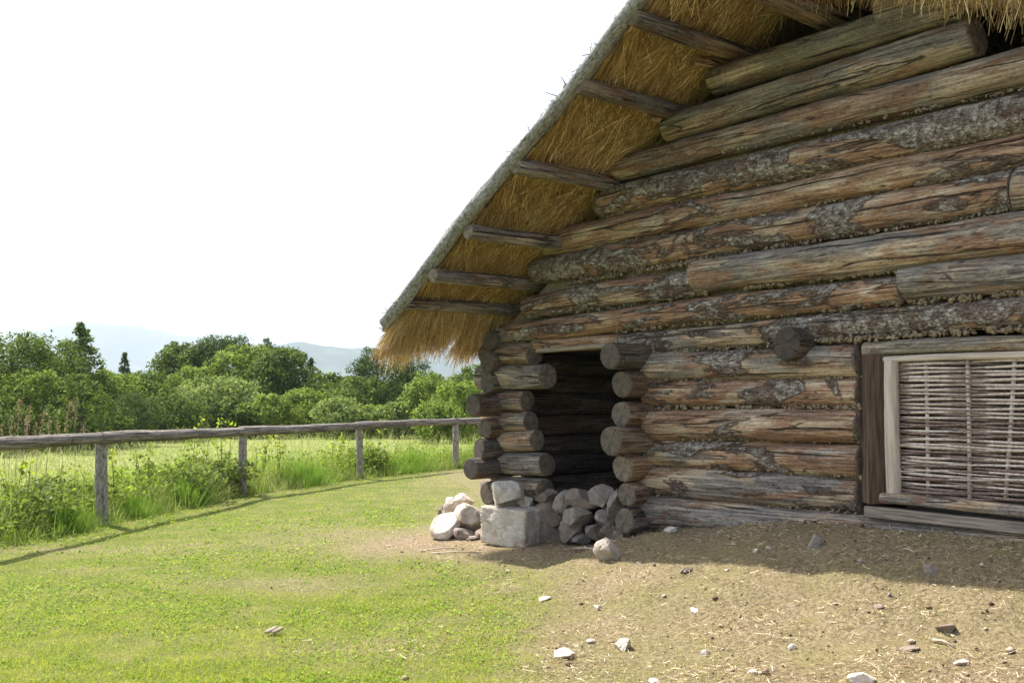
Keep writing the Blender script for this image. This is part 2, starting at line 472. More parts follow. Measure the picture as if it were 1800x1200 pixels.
def build_hills():
    az = np.linspace(-math.pi, math.pi, 1400, endpoint=False)
    r = np.concatenate([np.linspace(480, 1500, 14), np.linspace(1600, 9000, 80)])
    A, Rr = np.meshgrid(az, r)
    px = 900 + np.tan(np.clip(A, -1.35, 1.35)) * F
    def crest(xs, ys, rk):
        yy = np.interp(px, xs, ys)
        return (690 - yy) / F * rk + 1.5
    jag = lambda f, a, sd: a * (np.sin(A * f + sd) + .6 * np.sin(A * f * 2.3 + sd * 2) + .35 * np.sin(A * f * 5.1 + sd * 3) + .25 * np.sin(A * f * 11.7 + sd))
    h = np.full(A.shape, -90.0)
    for xs, ys, rk, wk, ja in (
        ([-3000, -300, 0, 60, 165, 240, 300, 400, 470, 560, 700, 1200, 4000], [650, 612, 600, 592, 580, 583, 590, 600, 607, 622, 640, 650, 660], 3600, 520, 3.5),
        ([-3000, 0, 200, 300, 420, 550, 680, 900, 1300, 4000], [640, 620, 608, 592, 570, 560, 545, 530, 560, 640], 7800, 900, 9),
        ([-3000, 200, 380, 430, 520, 640, 800, 1200, 4000], [690, 680, 640, 618, 602, 606, 612, 640, 670], 2300, 330, 2.5)):
        c = crest(xs, ys, rk) + jag(40, ja, rk * .01)
        h = np.maximum(h, -90 + (c + 90) * np.exp(-((Rr - rk) / wk) ** 2))
    h += 6 * np.sin(Rr * .006 + A * 17) * sstep(600, 1500, Rr)
    x, y = np.sin(A) * Rr, np.cos(A) * Rr
    n, m = A.shape
    j = np.arange(m); jn = (j + 1) % m
    i = np.arange(n - 1)[:, None] * m
    idx = np.stack([i + j, i + m + j, i + m + jn, i + jn], 2).ravel()
    me = fast_mesh('hills', np.stack([x.ravel(), y.ravel(), h.ravel()], 1), 4, idx, mat_hill(), None, True)
    o = bpy.data.objects.new('hills', me); C.objects.link(o); tag(o, kind='structure')
build_hills()

# ------------------------------------------------------------------ haze (the air of the valley)
def build_haze():
    a, lo, hi = 9600.0, -125.0, 760.0
    vs = [(x, y, z) for x in (-a, a) for y in (-a, a) for z in (lo, hi)]
    fs = [(0, 1, 3, 2), (4, 6, 7, 5), (0, 4, 5, 1), (2, 3, 7, 6), (0, 2, 6, 4), (1, 5, 7, 3)]
    m = bpy.data.materials.new('pale_haze'); m.use_nodes = True
    t = m.node_tree; t.nodes.clear()
    o_ = t.nodes.new('ShaderNodeOutputMaterial'); v = t.nodes.new('ShaderNodeVolumePrincipled')
    v.inputs['Color'].default_value = (.80, .90, 1, 1)
    v.inputs['Density'].default_value = HAZE
    v.inputs['Anisotropy'].default_value = .2
    t.links.new(v.outputs[0], o_.inputs['Volume'])
    o = bpy.data.objects.new('haze', mesh('haze', vs, fs, m, False)); C.objects.link(o)
    tag(o, kind='stuff')
HAZE = 2.2e-4
build_haze()

# ------------------------------------------------------------------ builders: log, stick, rock, ribbon
def log_mesh(L, r0, r1, seed, seg=28, step=.038, bend=.012, rough=.10, cut=0.0, flat=0.0, cap=True, mats=None, oval=1.0, chip=.0):
    n = max(3, int(L / step))
    vs, fs, fm = [], [], []
    us = [0, .010 / L] + [i / n for i in range(1, n)] + [1 - .010 / L, 1]
    n = len(us) - 1
    for i in range(n + 1):
        u = us[i]; x = u * L
        r = r0 + (r1 - r0) * u
        e = min(i, n - i)
        cy = bend * noise.noise((x * .9, seed, 3.1)) * 2
        cz = bend * noise.noise((x * .9, seed, 9.7)) * 2
        if i in (0, n): r *= .965
        tilt = cut + (.12 * math.sin(seed * 5.1) if i < 2 else (.12 * math.cos(seed * 3.7) if i > n - 2 else 0))
        for k in range(seg):
            a = 2 * math.pi * k / seg
            ca, sa = math.cos(a), math.sin(a)
            d = noise.noise((x * 1.3 + seed * 7.1, ca * .8, sa * .8)) * rough + noise.noise((x * 6 + seed * 3.3, ca * 2.2, sa * 2.2)) * rough * .45 \
                + noise.noise((x * 16 + seed, ca * 5, sa * 5)) * rough * .34
            rr = r * (1 + d)
            yy, zz = ca * rr * oval, sa * rr
            if flat: zz = max(min(zz, r * flat), -r * flat)
            xx = x + (tilt * zz + (chip * noise.noise((seed, ca * 2, sa * 2)) if e == 0 else 0)) * (1 if e < 2 else 0)
            vs.append((xx, yy + cy, zz + cz))
        if i:
            b0, b1 = (i - 1) * seg, i * seg
            for k in range(seg):
                k2 = (k + 1) % seg
                fs.append((b0 + k, b0 + k2, b1 + k2, b1 + k)); fm.append(0)
    if cap:
        for ring, flip in ((0, True), (n, False)):
            b = ring * seg
            c = Vector((0, 0, 0))
            for k in range(seg): c += Vector(vs[b + k])
            c /= seg
            inner = []
            sgn = -1 if flip else 1
            for k in range(seg):
                v = c.lerp(Vector(vs[b + k]), .9) + Vector((sgn * .006, 0, 0)); inner.append(len(vs)); vs.append(tuple(v))
            ci = len(vs); vs.append((c.x + sgn * .008, c.y, c.z))
            for k in range(seg):
                k2 = (k + 1) % seg
                q = (b + k, b + k2, inner[k2], inner[k]); tr = (inner[k], inner[k2], ci)
                if flip: q = q[::-1]; tr = tr[::-1]
                # outward orientation
                fs.append(q if not flip else q); fm.append(1)
                fs.append(tr if not flip else tr); fm.append(1)
    me = mesh('log', vs, fs, mats or [M_LOG, M_END], True, fm)
    me.polygons.foreach_set('use_smooth', [m_ == 0 for m_ in fm])
    return me
_seed = [1]
def add_log(p0, p1, r0, r1, parent, col=(.3, .5, 0, 0), name='log', **k):
    _seed[0] += 1
    sd = _seed[0] * 1.37
    o = bpy.data.objects.new(name, log_mesh((p1 - p0).length, r0, r1, sd, **k))
    C.objects.link(o)
    o.parent = parent
    o.matrix_parent_inverse = Matrix.Translation(-parent.location)
    o.matrix_basis = frame(p0, p1, rnd.uniform(0, 6.28) if not k.get('flat') and not k.get('cut') and not k.get('oval') else 0)
    o.color = col
    return o
def px_log(x0, t0, b0, x1, t1, b1, parent, col, n=0.0, extL=0.0, toR=None, fat=1.07, **k):
    s0, zt0 = wall(x0, t0, n); _, zb0 = wall(x0, b0, n)
    s1, zt1 = wall(x1, t1, n); _, zb1 = wall(x1, b1, n)
    z0, z1, r0, r1 = (zt0 + zb0) / 2, (zt1 + zb1) / 2, (zt0 - zb0) / 2 * fat, (zt1 - zb1) / 2 * fat
    if extL:
        sl_ = (z1 - z0) / (s1 - s0); z0 -= sl_ * extL; s0 -= extL
    if toR is not None and toR > s1:
        sl_ = (z1 - z0) / (s1 - s0); z1 += sl_ * (toR - s1) * .5; s1 = toR
    return add_log(W(s0, n, z0), W(s1, n, z1), r0, r1, parent, col, **k)

def rock_mesh(sx, sy, sz, seed, mat, cuts=13, sub=4, rough=.07):
    import bmesh
    bm = bmesh.new(); bmesh.ops.create_icosphere(bm, subdivisions=sub, radius=1)
    R = random.Random(seed)
    pl = []
    for _ in range(cuts):
        v = Vector((R.gauss(0, 1), R.gauss(0, 1), R.gauss(0, 1))).normalized()
        pl.append((v, R.uniform(.50, .80)))
    for v in bm.verts:
        p = v.co.copy()
        for nn, d in pl:
            q = p.dot(nn)
            if q > d: p -= nn * (q - d)
        p *= 1 + rough * noise.noise(p * 2.5 + Vector((seed, 0, 0))) + rough * .5 * noise.noise(p * 6 + Vector((seed, 3, 0))) + rough * .3 * noise.noise(p * 14)
        v.co = Vector((p.x * sx, p.y * sy, p.z * sz))
    me = bpy.data.meshes.new('rock'); bm.to_mesh(me); bm.free()
    me.materials.append(mat)
    me.polygons.foreach_set('use_smooth', [True] * len(me.polygons))
    try: me.set_sharp_from_angle(angle=math.radians(16))
    except Exception: pass
    return me
def rock_at(name, c, size, mat, parent=None, rot=None, seed=None, **k):
    seed = seed if seed is not None else rnd.randint(1, 9999)
    o = bpy.data.objects.new(name, rock_mesh(*size, seed, mat, **k)); C.objects.link(o)
    if parent is not None:
        o.parent = parent; o.matrix_parent_inverse = Matrix.Translation(-parent.location)
    o.location = c
    o.rotation_euler = rot or (rnd.uniform(-.3, .3), rnd.uniform(-.3, .3), -TH + math.pi / 2 * 0 + rnd.uniform(-.4, .4))
    return o

def ribbons(name, P, D, L, width, mat, droop=0.0, segs=3, curl=.15, attr=None, flatup=None, taper=True):
    """N strands: base points P, unit directions D, lengths L. Flat curved ribbons."""
    N = len(P)
    D = D / np.linalg.norm(D, axis=1, keepdims=True)
    rv = rng.normal(size=(N, 3))
    if flatup is not None: side = np.cross(D, flatup + rv * .25)
    else: side = np.cross(D, rv)
    side /= np.linalg.norm(side, axis=1, keepdims=True) + 1e-9
    bendv = rng.normal(size=(N, 3)) * curl
    co = np.zeros((N, (segs + 1) * 2, 3))
    wd = width if np.ndim(width) else np.full(N, width)
    for i in range(segs + 1):
        u = i / segs
        c = P + D * (L * u)[:, None] + bendv * (L * u * u)[:, None]
        c[:, 2] -= droop * L * u * u
        ww = wd * ((1 - .75 * u) if taper else (1 - .25 * u)) * .5
        co[:, i * 2] = c - side * ww[:, None]; co[:, i * 2 + 1] = c + side * ww[:, None]
    base = np.arange(N)[:, None] * ((segs + 1) * 2)
    q = np.array([[i * 2, i * 2 + 1, i * 2 + 3, i * 2 + 2] for i in range(segs)]).ravel()
    idx = (base + q[None, :]).ravel()
    at = {k: np.repeat(v, (segs + 1) * 2) for k, v in attr.items()} if attr else None
    return fast_mesh(name, co.reshape(-1, 3), 4, idx, mat, at)

# ------------------------------------------------------------------ the log cabin
cab = empty('log_cabin', W(-1.8, 0, .1), 'large log cabin with thatched roof overhang and open doorway on a stone footing', 'cabin')
RIGHT = 6.4
LOGS = [  # x0,t0,b0, x1,t1,b1, colour(bark, warmth, dark, algae), extL, toR
    (1253, 123, 168, 1700, -20, 36, (.05, .42, .25, .8), 0, None),
    (1175, 203, 249, 1717, 33, 97, (.0, .42, .2, .6), 0, None),
    (1110, 272, 313, 1800, 78, 152, (.08, .62, .32, .15), .15, RIGHT),
    (1058, 335, 381, 1800, 160, 230, (.62, .62, .14, .1), 0, RIGHT),
    (1000, 398, 443, 1800, 233, 286, (.30, .78, .14, .05), .25, RIGHT),
    (1000, 445, 490, 1788, 297, 368, (.60, .80, .1, .0), .42, None),
    (1227, 460, 513, 1800, 374, 444, (.05, .50, .0, .15), 0, RIGHT),
    (1000, 512, 551, 1229, 473, 518, (.62, .6, .06, .0), .55, None),
    (885, 570, 602, 1588, 484, 532, (.46, .85, .0, .0), 0, None),
    (1591, 467, 531, 1800, 449, 511, (.06, .35, .0, .1), 0, RIGHT),
    (1092, 588, 622, 1800, 515, 571, (.66, .6, .06, .0), 0, RIGHT),
    (1140, 622, 668, 1512, 607, 663, (.42, .55, .02, .1), 0, None),
    (1140, 671, 714, 1515, 665, 715, (.38, .72, .0, .0), 0, None),
    (1140, 720, 769, 1515, 720, 775, (.40, .70, .0, .0), 0, None),
    (1140, 773, 816, 1517, 778, 835, (.46, .72, .04, .0), 0, None),
    (1140, 819, 868, 1519, 840, 903, (.42, .5, .14, .0), 0, None),
    (1130, 872, 926, 1800, 928, 985, (.02, .36, .08, .05), 0, RIGHT),
    (1791, 296, 370, 2100, 250, 335, (.3, .5, .05, .2), 0, RIGHT),
]
for i, (x0, t0, b0, x1, t1, b1, col, eL, tR) in enumerate(LOGS):
    px_log(x0, t0, b0, x1, t1, b1, cab, col, extL=eL, toR=tR, fat=1.1, n=(-.02, .015, 0, .02, -.01)[i % 5] + (.02 if i == 6 else 0))
# logs right of the window, out of frame, closing the wall below the lintel courses
s_wr = 4.55
for k in range(6):
    z = .62 + k * .235
    add_log(W(s_wr, 0, z), W(RIGHT, 0, z), .125, .125, cab, (.3, .5, 0, .1))
for k in range(14):                       # the gable's top courses beyond the frame, up to the ridge
    z = 4.05 + k * .235
    if z > 5.4: break
    s0 = (z - 2.30) / .655 - 2.17 + .3
    add_log(W(max(s0, 2.2), 0, z), W(RIGHT, 0, z), .13, .13, cab, (.2, .45, .2, .5))

# door: yellowish lintel pole and a thin board under it
px_log(940, 596, 620, 1096, 588, 612, cab, (0, .9, .0, .1), n=.0, name='lintel')
def board(p0, p1, hw, hh, mat, parent, name, seed=0):
    L = (p1 - p0).length
    n = max(2, int(L / .12)); vs, fs = [], []
    for i in range(n + 1):
        x = L * i / n
        for (a, b) in ((-1, -1), (-.97, 1), (1, .96), (.96, -1)):
            vs.append((x, a * hw * (1 + .06 * noise.noise((x * 2, a, seed))), b * hh * (1 + .12 * noise.noise((x * 2.5, b + a, seed + 5)))))
    for i in range(n):
        for k in range(4):
            fs.append((i * 4 + k, (i + 1) * 4 + k, (i + 1) * 4 + (k + 1) % 4, i * 4 + (k + 1) % 4))
    fs.append((0, 1, 2, 3)); e = n * 4; fs.append((e + 3, e + 2, e + 1, e))
    o = bpy.data.objects.new(name, mesh(name, vs, fs, mat, False)); C.objects.link(o)
    o.parent = parent; o.matrix_parent_inverse = Matrix.Translation(-cab.location)
    o.matrix_basis = frame(p0, p1)
    bv = o.modifiers.new('bevel', 'BEVEL'); bv.width = .006; bv.segments = 1
    return o
def wpt(px, py, n=0.0):
    s, z = wall(px, py, n); return W(s, n, z)
board(wpt(948, 617, .02), wpt(1085, 606, .02), .05, .018, M_HEWN, cab, 'door_head_board', 3)

# corner: ends of the side wall's logs (run back along -n), protruding outwards
DEEP = 5.2
def side_log(ex, ey, r_px, col, s_axis, inner=DEEP, **k):
    """log perpendicular to the gable whose outer end face is centred on (ex, ey)"""
    # n where the line s = s_axis passes that image column
    lo, hi = -1.5, 2.5
    for _ in range(40):
        mid = (lo + hi) / 2
        p = W(s_axis, mid, 0)
        if 900 + p.x / p.y * F > ex: lo = mid
        else: hi = mid
    n0 = (lo + hi) / 2
    _, z = wall(ex, ey, n0)
    p = W(s_axis, n0, z)
    r = r_px / F * p.y
    return add_log(W(s_axis, n0, z), W(s_axis, -inner, z + rnd.uniform(-.03, .03)), r, r * .97, cab, col, **k), n0, z
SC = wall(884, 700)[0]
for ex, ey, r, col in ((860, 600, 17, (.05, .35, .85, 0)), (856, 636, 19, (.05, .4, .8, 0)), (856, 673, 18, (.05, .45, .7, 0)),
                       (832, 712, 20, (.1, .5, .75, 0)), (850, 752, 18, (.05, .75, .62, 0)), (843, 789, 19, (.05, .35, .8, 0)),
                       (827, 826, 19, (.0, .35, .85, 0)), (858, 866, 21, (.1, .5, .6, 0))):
    side_log(ex, ey, r, col, SC, step=.09)  # high darkness values paint the doorway's inner shade into these logs
# short gable logs between the corner and the door: their cut ends face the opening
for x0, x1, t, b, col, dz in ((872, 941, 604, 642, (.1, .5, .4, 0), 0), (866, 963, 641, 683, (.0, .35, .1, 0), 0), (872, 927, 685, 720, (.05, .45, .3, 0), 0),
                          (876, 931, 721, 757, (.05, .55, .25, 0), 0), (876, 943, 758, 794, (.05, .6, .1, 0), 0), (876, 961, 793, 833, (.05, .4, .2, 0), 1), (880, 957, 834, 874, (.1, .5, .3, 0), 5)):
    px_log(x0, t, b, x1, t + dz, b + dz, cab, col, n=.02, fat=1.04, extL=.15)
# door jamb: the cross wall's log ends stick out through the gable
SJ = wall(1138, 750)[0]
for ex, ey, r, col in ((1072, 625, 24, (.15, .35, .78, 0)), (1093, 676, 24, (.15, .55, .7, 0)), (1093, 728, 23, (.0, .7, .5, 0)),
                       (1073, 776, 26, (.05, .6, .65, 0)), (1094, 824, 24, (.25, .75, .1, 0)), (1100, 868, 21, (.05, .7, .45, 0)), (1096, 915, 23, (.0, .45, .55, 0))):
    side_log(ex, ey, r, col, SJ, step=.09, cut=rnd.uniform(-.15, .15))
# a single tie log poking out above the window's left corner
ST = wall(1412, 600)[0]
side_log(1381, 604, 30, (.0, .3, 1.0, 0), ST, step=.1)

# window: dark upright, pale inner stick, head pole, wicker screen, sill logs
WIN = (1520, 1563)
o = board(wpt(1541, 884, .02), wpt(1541, 623, .02), .085, .075, M_HEWND, cab, 'window_post', 1)
win = bpy.data.objects.new('window', None); C.objects.link(win)
win.parent = cab; win.matrix_parent_inverse = Matrix.Translation(-cab.location); win.location = wpt(1700, 880, .0)
def wchild(o_):
    o_.parent = win; o_.matrix_parent_inverse = Matrix.Translation(-win.location) @ Matrix.Translation(Vector((0, 0, 0)))
    return o_
def wlog(*a, **k):
    return wchild(px_log(a[0], a[1], a[2], a[3], a[4], a[5], cab, a[6], **k))
WR = wall(1800, 700)[0] + 1.25            # the window's right end, outside the frame
wlog(1520, 600, 626, 1800, 585, 615, (0, .35, 0, .5), n=.03, fat=1.0, toR=WR + .2, name='window_head')
wlog(1556, 626, 637, 1800, 617, 632, (0, .6, 0, .1), n=.06, fat=1.0, toR=WR, name='window_frame', mats=[M_PEEL, M_PEEL])
wlog(1551, 866, 889, 1800, 882, 911, (0, .45, .0, .05), n=.09, fat=1.0, toR=WR + .1, name='window_sill', flat=.8)
b_ = board(wpt(1526, 897, .07), W(WR + .2, .07, wpt(1800, 922, .07).z - .03), .06, .036, M_SILL, cab, 'sill_board', 8)
o = add_log(wpt(1573, 870, .055), wpt(1570, 634, .055), .05, .047, cab, (0, .5, 0, 0), name='window_frame', mats=[M_PEEL, M_PEEL]); wchild(o)
board(W(WR + .08, .02, .75), W(WR + .08, .02, 1.78), .085, .075, M_HEWND, cab, 'window_post', 2)
def tube(name, pts, r, mat, seg=6, r1=None, caps=True):
    vs, fs = [], []
    n = len(pts)
    for i, p in enumerate(pts):
        a = pts[max(i - 1, 0)]; b = pts[min(i + 1, n - 1)]
        x = (Vector(b) - Vector(a)).normalized()
        up = Vector((0, 0, 1)) if abs(x.z) < .9 else Vector((0, 1, 0))
        y = up.cross(x).normalized(); z = x.cross(y)
        rr = r + ((r1 if r1 is not None else r) - r) * i / (n - 1)
        for k in range(seg):
            t = 2 * math.pi * k / seg
            vs.append(tuple(Vector(p) + y * math.cos(t) * rr + z * math.sin(t) * rr))
        if i:
            for k in range(seg):
                k2 = (k + 1) % seg
                fs.append(((i - 1) * seg + k, (i - 1) * seg + k2, i * seg + k2, i * seg + k))
    if caps: fs.append(tuple(range(seg))[::-1]); fs.append(tuple((n - 1) * seg + k for k in range(seg)))
    return mesh(name, vs, fs, mat, True)
stakes = []
for xt, xb in ((1628, 1632), (1701, 1705), (1784, 1768)):
    st, zt = wall(xt, 630, .04); sb, zb = wall(xb, 878, .04)
    stakes.append((st, sb, zt, zb))
ds_ = stakes[2][0] - stakes[1][0]
for k in range(1, 4):
    s_ = stakes[2][0] + ds_ * k
    if s_ < WR: stakes.append((s_, s_ - .01, stakes[2][2] + .02, stakes[2][3] - .02))
for st, sb, zt, zb in stakes:
    o = bpy.data.objects.new('stake', tube('stake', [W(sb, .04, zb), W((st + sb) / 2 + .004, .042, (zt + zb) / 2), W(st, .04, zt)], .014, M_RODL, 8)); C.objects.link(o); wchild(o)
sA = wall(1584, 700, .04)[0]
NROD = 60
for i in range(NROD):
    u = (i + .5) / NROD
    _, zl0 = wall(1584, 638, .04); _, zl1 = wall(1584, 868, .04)
    _, zr0 = wall(1800, 632, .04); _, zr1 = wall(1800, 884, .04)
    zl = zl0 + (zl1 - zl0) * u; zr = zr0 + (zr1 - zr0) * u
    ph = 1 if i % 2 == 0 else -1
    r = rnd.uniform(.0080, .0112) if i % 2 == 0 else rnd.uniform(.0045, .0068)
    pts = []
    knots = [sA - .03] + [(a[0] + a[1]) / 2 for a in stakes] + [WR]
    jz = rnd.uniform(-.004, .004)
    for q in range(len(knots) - 1):
        for f_ in (0, .25, .5, .75):
            s_ = knots[q] + (knots[q + 1] - knots[q]) * f_
            amp = math.cos(math.pi * (q - 1 + f_)) * ph if q > 0 else ph * (-1 if False else 1) * math.cos(math.pi * (f_ - 1))
            z_ = zl + (zr - zl) * (s_ - sA) / (wall(1800, 700)[0] - sA) + jz + .004 * math.sin(s_ * 7 + i * 2.1)
            pts.append(W(s_, .04 + .019 * amp, z_))
    pale = (i % 2 == 0) if rnd.random() < .88 else (i % 2 == 1)
    o = bpy.data.objects.new('rod', tube('rod', pts, r, M_RODL if pale else M_RODD, 6, r * .8)); C.objects.link(o); wchild(o)
# dark screen cloth of packed reeds behind the wicker
sb0, sb1 = sA - .05, WR
o = bpy.data.objects.new('inner_shutter', mesh('inner_shutter', [tuple(W(a, b, c)) for a, b, c in ((sb0, -.10, .72), (sb1, -.10, .66), (sb1, -.10, 1.86), (sb0, -.10, 1.86), (sb0, -.13, .72), (sb1, -.13, .66), (sb1, -.13, 1.86), (sb0, -.13, 1.86))],
    [(0, 1, 2, 3), (7, 6, 5, 4), (0, 4, 5, 1), (3, 2, 6, 7), (0, 3, 7, 4), (1, 5, 6, 2)], mat_plain('weathered_shutter', (.06, .045, .04), (.17, .13, .115), 14, .9, (1, 1, 8)), False)); C.objects.link(o); wchild(o)

# earth and moss core behind the gable logs so no light leaks through
def slab(name, pts, mat, parent, thick):
    vs = [tuple(p) for p in pts] + [tuple(p + thick) for p in pts]
    n = len(pts)
    fs = [tuple(range(n)), tuple(range(2 * n - 1, n - 1, -1))] + [(i, i + n, (i + 1) % n + n, (i + 1) % n) for i in range(n)]
    o = bpy.data.objects.new(name, mesh(name, vs, fs, mat, False)); C.objects.link(o)
    if parent is not None: o.parent = parent; o.matrix_parent_inverse = Matrix.Translation(-cab.location)
    return o
def RZ(s): return 1.5 + .62 + .655 * (s + 2.17)       # height of the purlin axes
s0c = SJ
slab('wall_core', [W(s0c, -.05, 0), W(wall(1522, 700)[0], -.05, 0), W(wall(1522, 700)[0], -.05, 1.86), W(s0c, -.05, 1.9)], M_MOSS, cab, DN * -.05)
sx_ = wall(1560, 300)[0]
slab('wall_core', [W(-2.05, -.05, 1.98), W(RIGHT, -.05, 1.93), W(RIGHT, -.05, 3.5), W(1.2, -.05, 3.65), W(.25, -.05, 3.45)], M_MOSS, cab, DN * -.05)
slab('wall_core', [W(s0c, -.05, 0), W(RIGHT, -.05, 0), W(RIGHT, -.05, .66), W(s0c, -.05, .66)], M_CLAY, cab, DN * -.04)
# back wall, right wall
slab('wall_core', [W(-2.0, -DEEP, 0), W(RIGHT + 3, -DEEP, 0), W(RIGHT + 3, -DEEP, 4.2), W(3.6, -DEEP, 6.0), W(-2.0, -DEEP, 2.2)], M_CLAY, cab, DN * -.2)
slab('wall_core', [W(RIGHT + 3, 0, 0), W(RIGHT + 3, -DEEP, 0), W(RIGHT + 3, -DEEP, 4.0), W(RIGHT + 3, 0, 4.0)], M_CLAY, cab, DS * .2)
slab('wall_core', [W(RIGHT, -.02, 0), W(RIGHT + 3, -.02, 0), W(RIGHT + 3, -.02, 4.2), W(RIGHT, -.02, 4.6)], M_CLAY, cab, DN * -.2)
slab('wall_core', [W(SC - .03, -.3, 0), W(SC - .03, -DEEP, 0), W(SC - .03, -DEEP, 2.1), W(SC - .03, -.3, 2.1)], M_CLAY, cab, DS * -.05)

# moss wadding between the courses
def chinking():
    rows = []
    for i in range(3, len(LOGS)):
        x0, t0, b0, x1, t1, b1 = LOGS[i][:6]
        if x1 > 1800: continue
        rows.append((x0 + 8, b0, x1 - 4, b1, 1.0))
    rows += [(1130, 296, 1800, 156, 1.0), (1000, 497, 1250, 455, 1.8), (1225, 516, 1588, 473, 2.2), (880, 605, 1100, 582, .6), (1590, 535, 1800, 514, 1.4),
             (1420, 601, 1800, 577, 1.9), (1145, 620, 1380, 606, 1.2), (1145, 669, 1515, 664, 1.3), (1145, 717, 1515, 717, 1.4), (1145, 771, 1515, 776, .8), (1400, 828, 1515, 838, 1.8)]
    base = []
    import bmesh
    bm = bmesh.new(); bmesh.ops.create_icosphere(bm, subdivisions=1, radius=1)
    bv = np.array([v.co[:] for v in bm.verts]); bf = np.array([[v.index for v in f.verts] for f in bm.faces]); bm.free()
    cs, rs = [], []
    for x0, y0, x1, y1, dens in rows:
        n = int((x1 - x0) / 1.9 * dens)
        for k in range(n):
            u = rnd.random(); px = x0 + (x1 - x0) * u
            if noise.noise((px * .02, y0 * .1, 5)) < -.25: continue
            p = wpt(px, y0 + (y1 - y0) * u + rnd.gauss(0, 1.5), rnd.uniform(.0, .07))
            cs.append(p[:]); rs.append(rnd.uniform(.004, .016) * (1.15 if dens > 1.3 else .85))
    cs = np.array(cs); rs = np.array(rs); N = len(cs)
    co = bv[None] * rs[:, None, None] * rng.uniform(.35, 1.7, (N, 1, 3)) * (1 + .28 * rng.normal(size=(N, len(bv), 1)))
    co = co + cs[:, None]
    idx = (np.arange(N)[:, None, None] * len(bv) + bf[None]).ravel()
    o = bpy.data.objects.new('moss_chinking', fast_mesh('moss_chinking', co.reshape(-1, 3), 3, idx, M_MOSS, None, True)); put(o, cab); tag(o, kind='stuff')
chinking()

# ---- roof: purlins, verge pole, thatch
PUR = [((714, 530), .062), ((767, 484), .062), ((829, 403), .064), ((910, 291), .068), ((1022, 150), .066), ((1118, 26), .066)]
OVER = 1.10
pur_s = []
for (ex, ey), r in PUR:
    s, z = wall(ex, ey, OVER)
    pur_s.append(s)
    s2 = s + rnd.uniform(-.02, .02)
    dark = {1022: .5, 1118: .45}.get(ex, .0)
    o = add_log(W(s, OVER + .035, z - .015), W(s2, -DEEP - .3, z + .02), r, r, cab, (.2, .3, dark, .0), name='purlin', step=.08, rough=.07)
for k in range(1, 4):
    s = pur_s[-1] + .72 * k
    pur_s.append(s)
    add_log(W(s, OVER, RZ(s)), W(s, -DEEP - .3, RZ(s)), .065, .065, cab, (.1, .45, .4, .1), name='purlin', step=.12)
# the heavy beam at the top of the picture, ends of two struts
sB, zB = wall(1436, 26, 0)
add_log(W(sB, 1.0, zB + .04), W(sB, -1.5, zB), .12, .13, cab, (.0, .7, .55, .1), name='beam')
for (x, y, r) in ((1163, 208, .035), (1240, 108, .045)):
    s, z = wall(x, y, .12)
    add_log(W(s - .05, .2, z), W(s + .1, -.3, z), r, r, cab, (0, .95, 0, 0), name='strut', cut=0)
pb = at_depth
s0, z0 = wall(678, 574, OVER + .02); s1, z1 = wall(1132, 0, OVER + .02)
sl_ = (z1 - z0) / (s1 - s0)
s2 = 3.75; z2 = z1 + sl_ * (s2 - s1)
o = add_log(W(s0, OVER + .02, z0 + .035), W(s2, OVER + .02, z2 + .035), .058, .064, cab, (.3, .3, 0, 0), name='verge_pole', mats=[M_BARKPOLE, M_PEEL], rough=.22, bend=.022)
VZ0, VS0 = z0, s0
def ZC(s): return VZ0 + sl_ * (s - VS0)
ridge_s = 3.75; ridge_z = ZC(ridge_s)
def under(s, n):                          # underside of the thatch between purlins
    ps = np.array(sorted(pur_s))
    s_ = np.asarray(s, float)
    d = np.min(np.abs(s_[..., None] - ps), axis=-1)
    sag = -.05 * np.clip(d / .2, 0, 1) + .10
    nn = np.asarray(n, float)
    return ZC(s_) + .02 + sag + .02 * np.sin(s_ * 9 + nn * 7) * np.cos(nn * 5 - s_ * 3) - .045 * sstep(0.8, 1.08, nn)
def thatch_slab():
    ss = np.linspace(VS0 - .12, ridge_s, 90); ns = np.concatenate([np.linspace(OVER - .02, -.3, 26), np.linspace(-.8, -DEEP - .8, 8)])
    Sg, Ng = np.meshgrid(ss, ns)
    zu = under(Sg, Ng) + .02
    th = .10 + .18 * sstep(OVER, OVER - .5, Ng) * 1.0
    th = .05 + .20 * sstep(0, .6, OVER - Ng)
    zt = ZC(Sg) + .04 + th + .015 * np.sin(Sg * 21) * np.sin(Ng * 17)
    X = P0.x + DS.x * Sg + DN.x * Ng; Y = P0.y + DS.y * Sg + DN.y * Ng
    lower = np.stack([X, Y, zu], -1).reshape(-1, 3); upper = np.stack([X, Y, zt], -1).reshape(-1, 3)
    a, b = Sg.shape
    i = (np.arange(a - 1)[:, None] * b + np.arange(b - 1)[None]).ravel()
    q = np.stack([i, i + 1, i + b + 1, i + b], 1)
    N = a * b
    fs = [q, q[:, ::-1] + N]
    e1 = np.arange(b - 1); fs.append(np.stack([e1, e1 + N, e1 + 1 + N, e1 + 1], 1))
    e2 = (a - 1) * b + e1; fs.append(np.stack([e2, e2 + 1, e2 + 1 + N, e2 + N], 1))
    e3 = np.arange(a - 1) * b; fs.append(np.stack([e3, e3 + b, e3 + b + N, e3 + N], 1))
    idx = np.concatenate(fs).ravel()
    me = fast_mesh('thatch', np.concatenate([lower, upper]), 4, idx, M_THATCH, None, True)
    o = bpy.data.objects.new('thatch', me); put(o, cab)
    # the far slope, beyond the frame
    far = slab('thatch', [W(ridge_s, OVER, ridge_z + .05), W(ridge_s + 6.2, OVER, ridge_z - 4.0), W(ridge_s + 6.2, -DEEP - .8, ridge_z - 4.0), W(ridge_s, -DEEP - .8, ridge_z + .05)], M_THATCH, cab, Vector((0, 0, .25)))
    return o
th = thatch_slab()
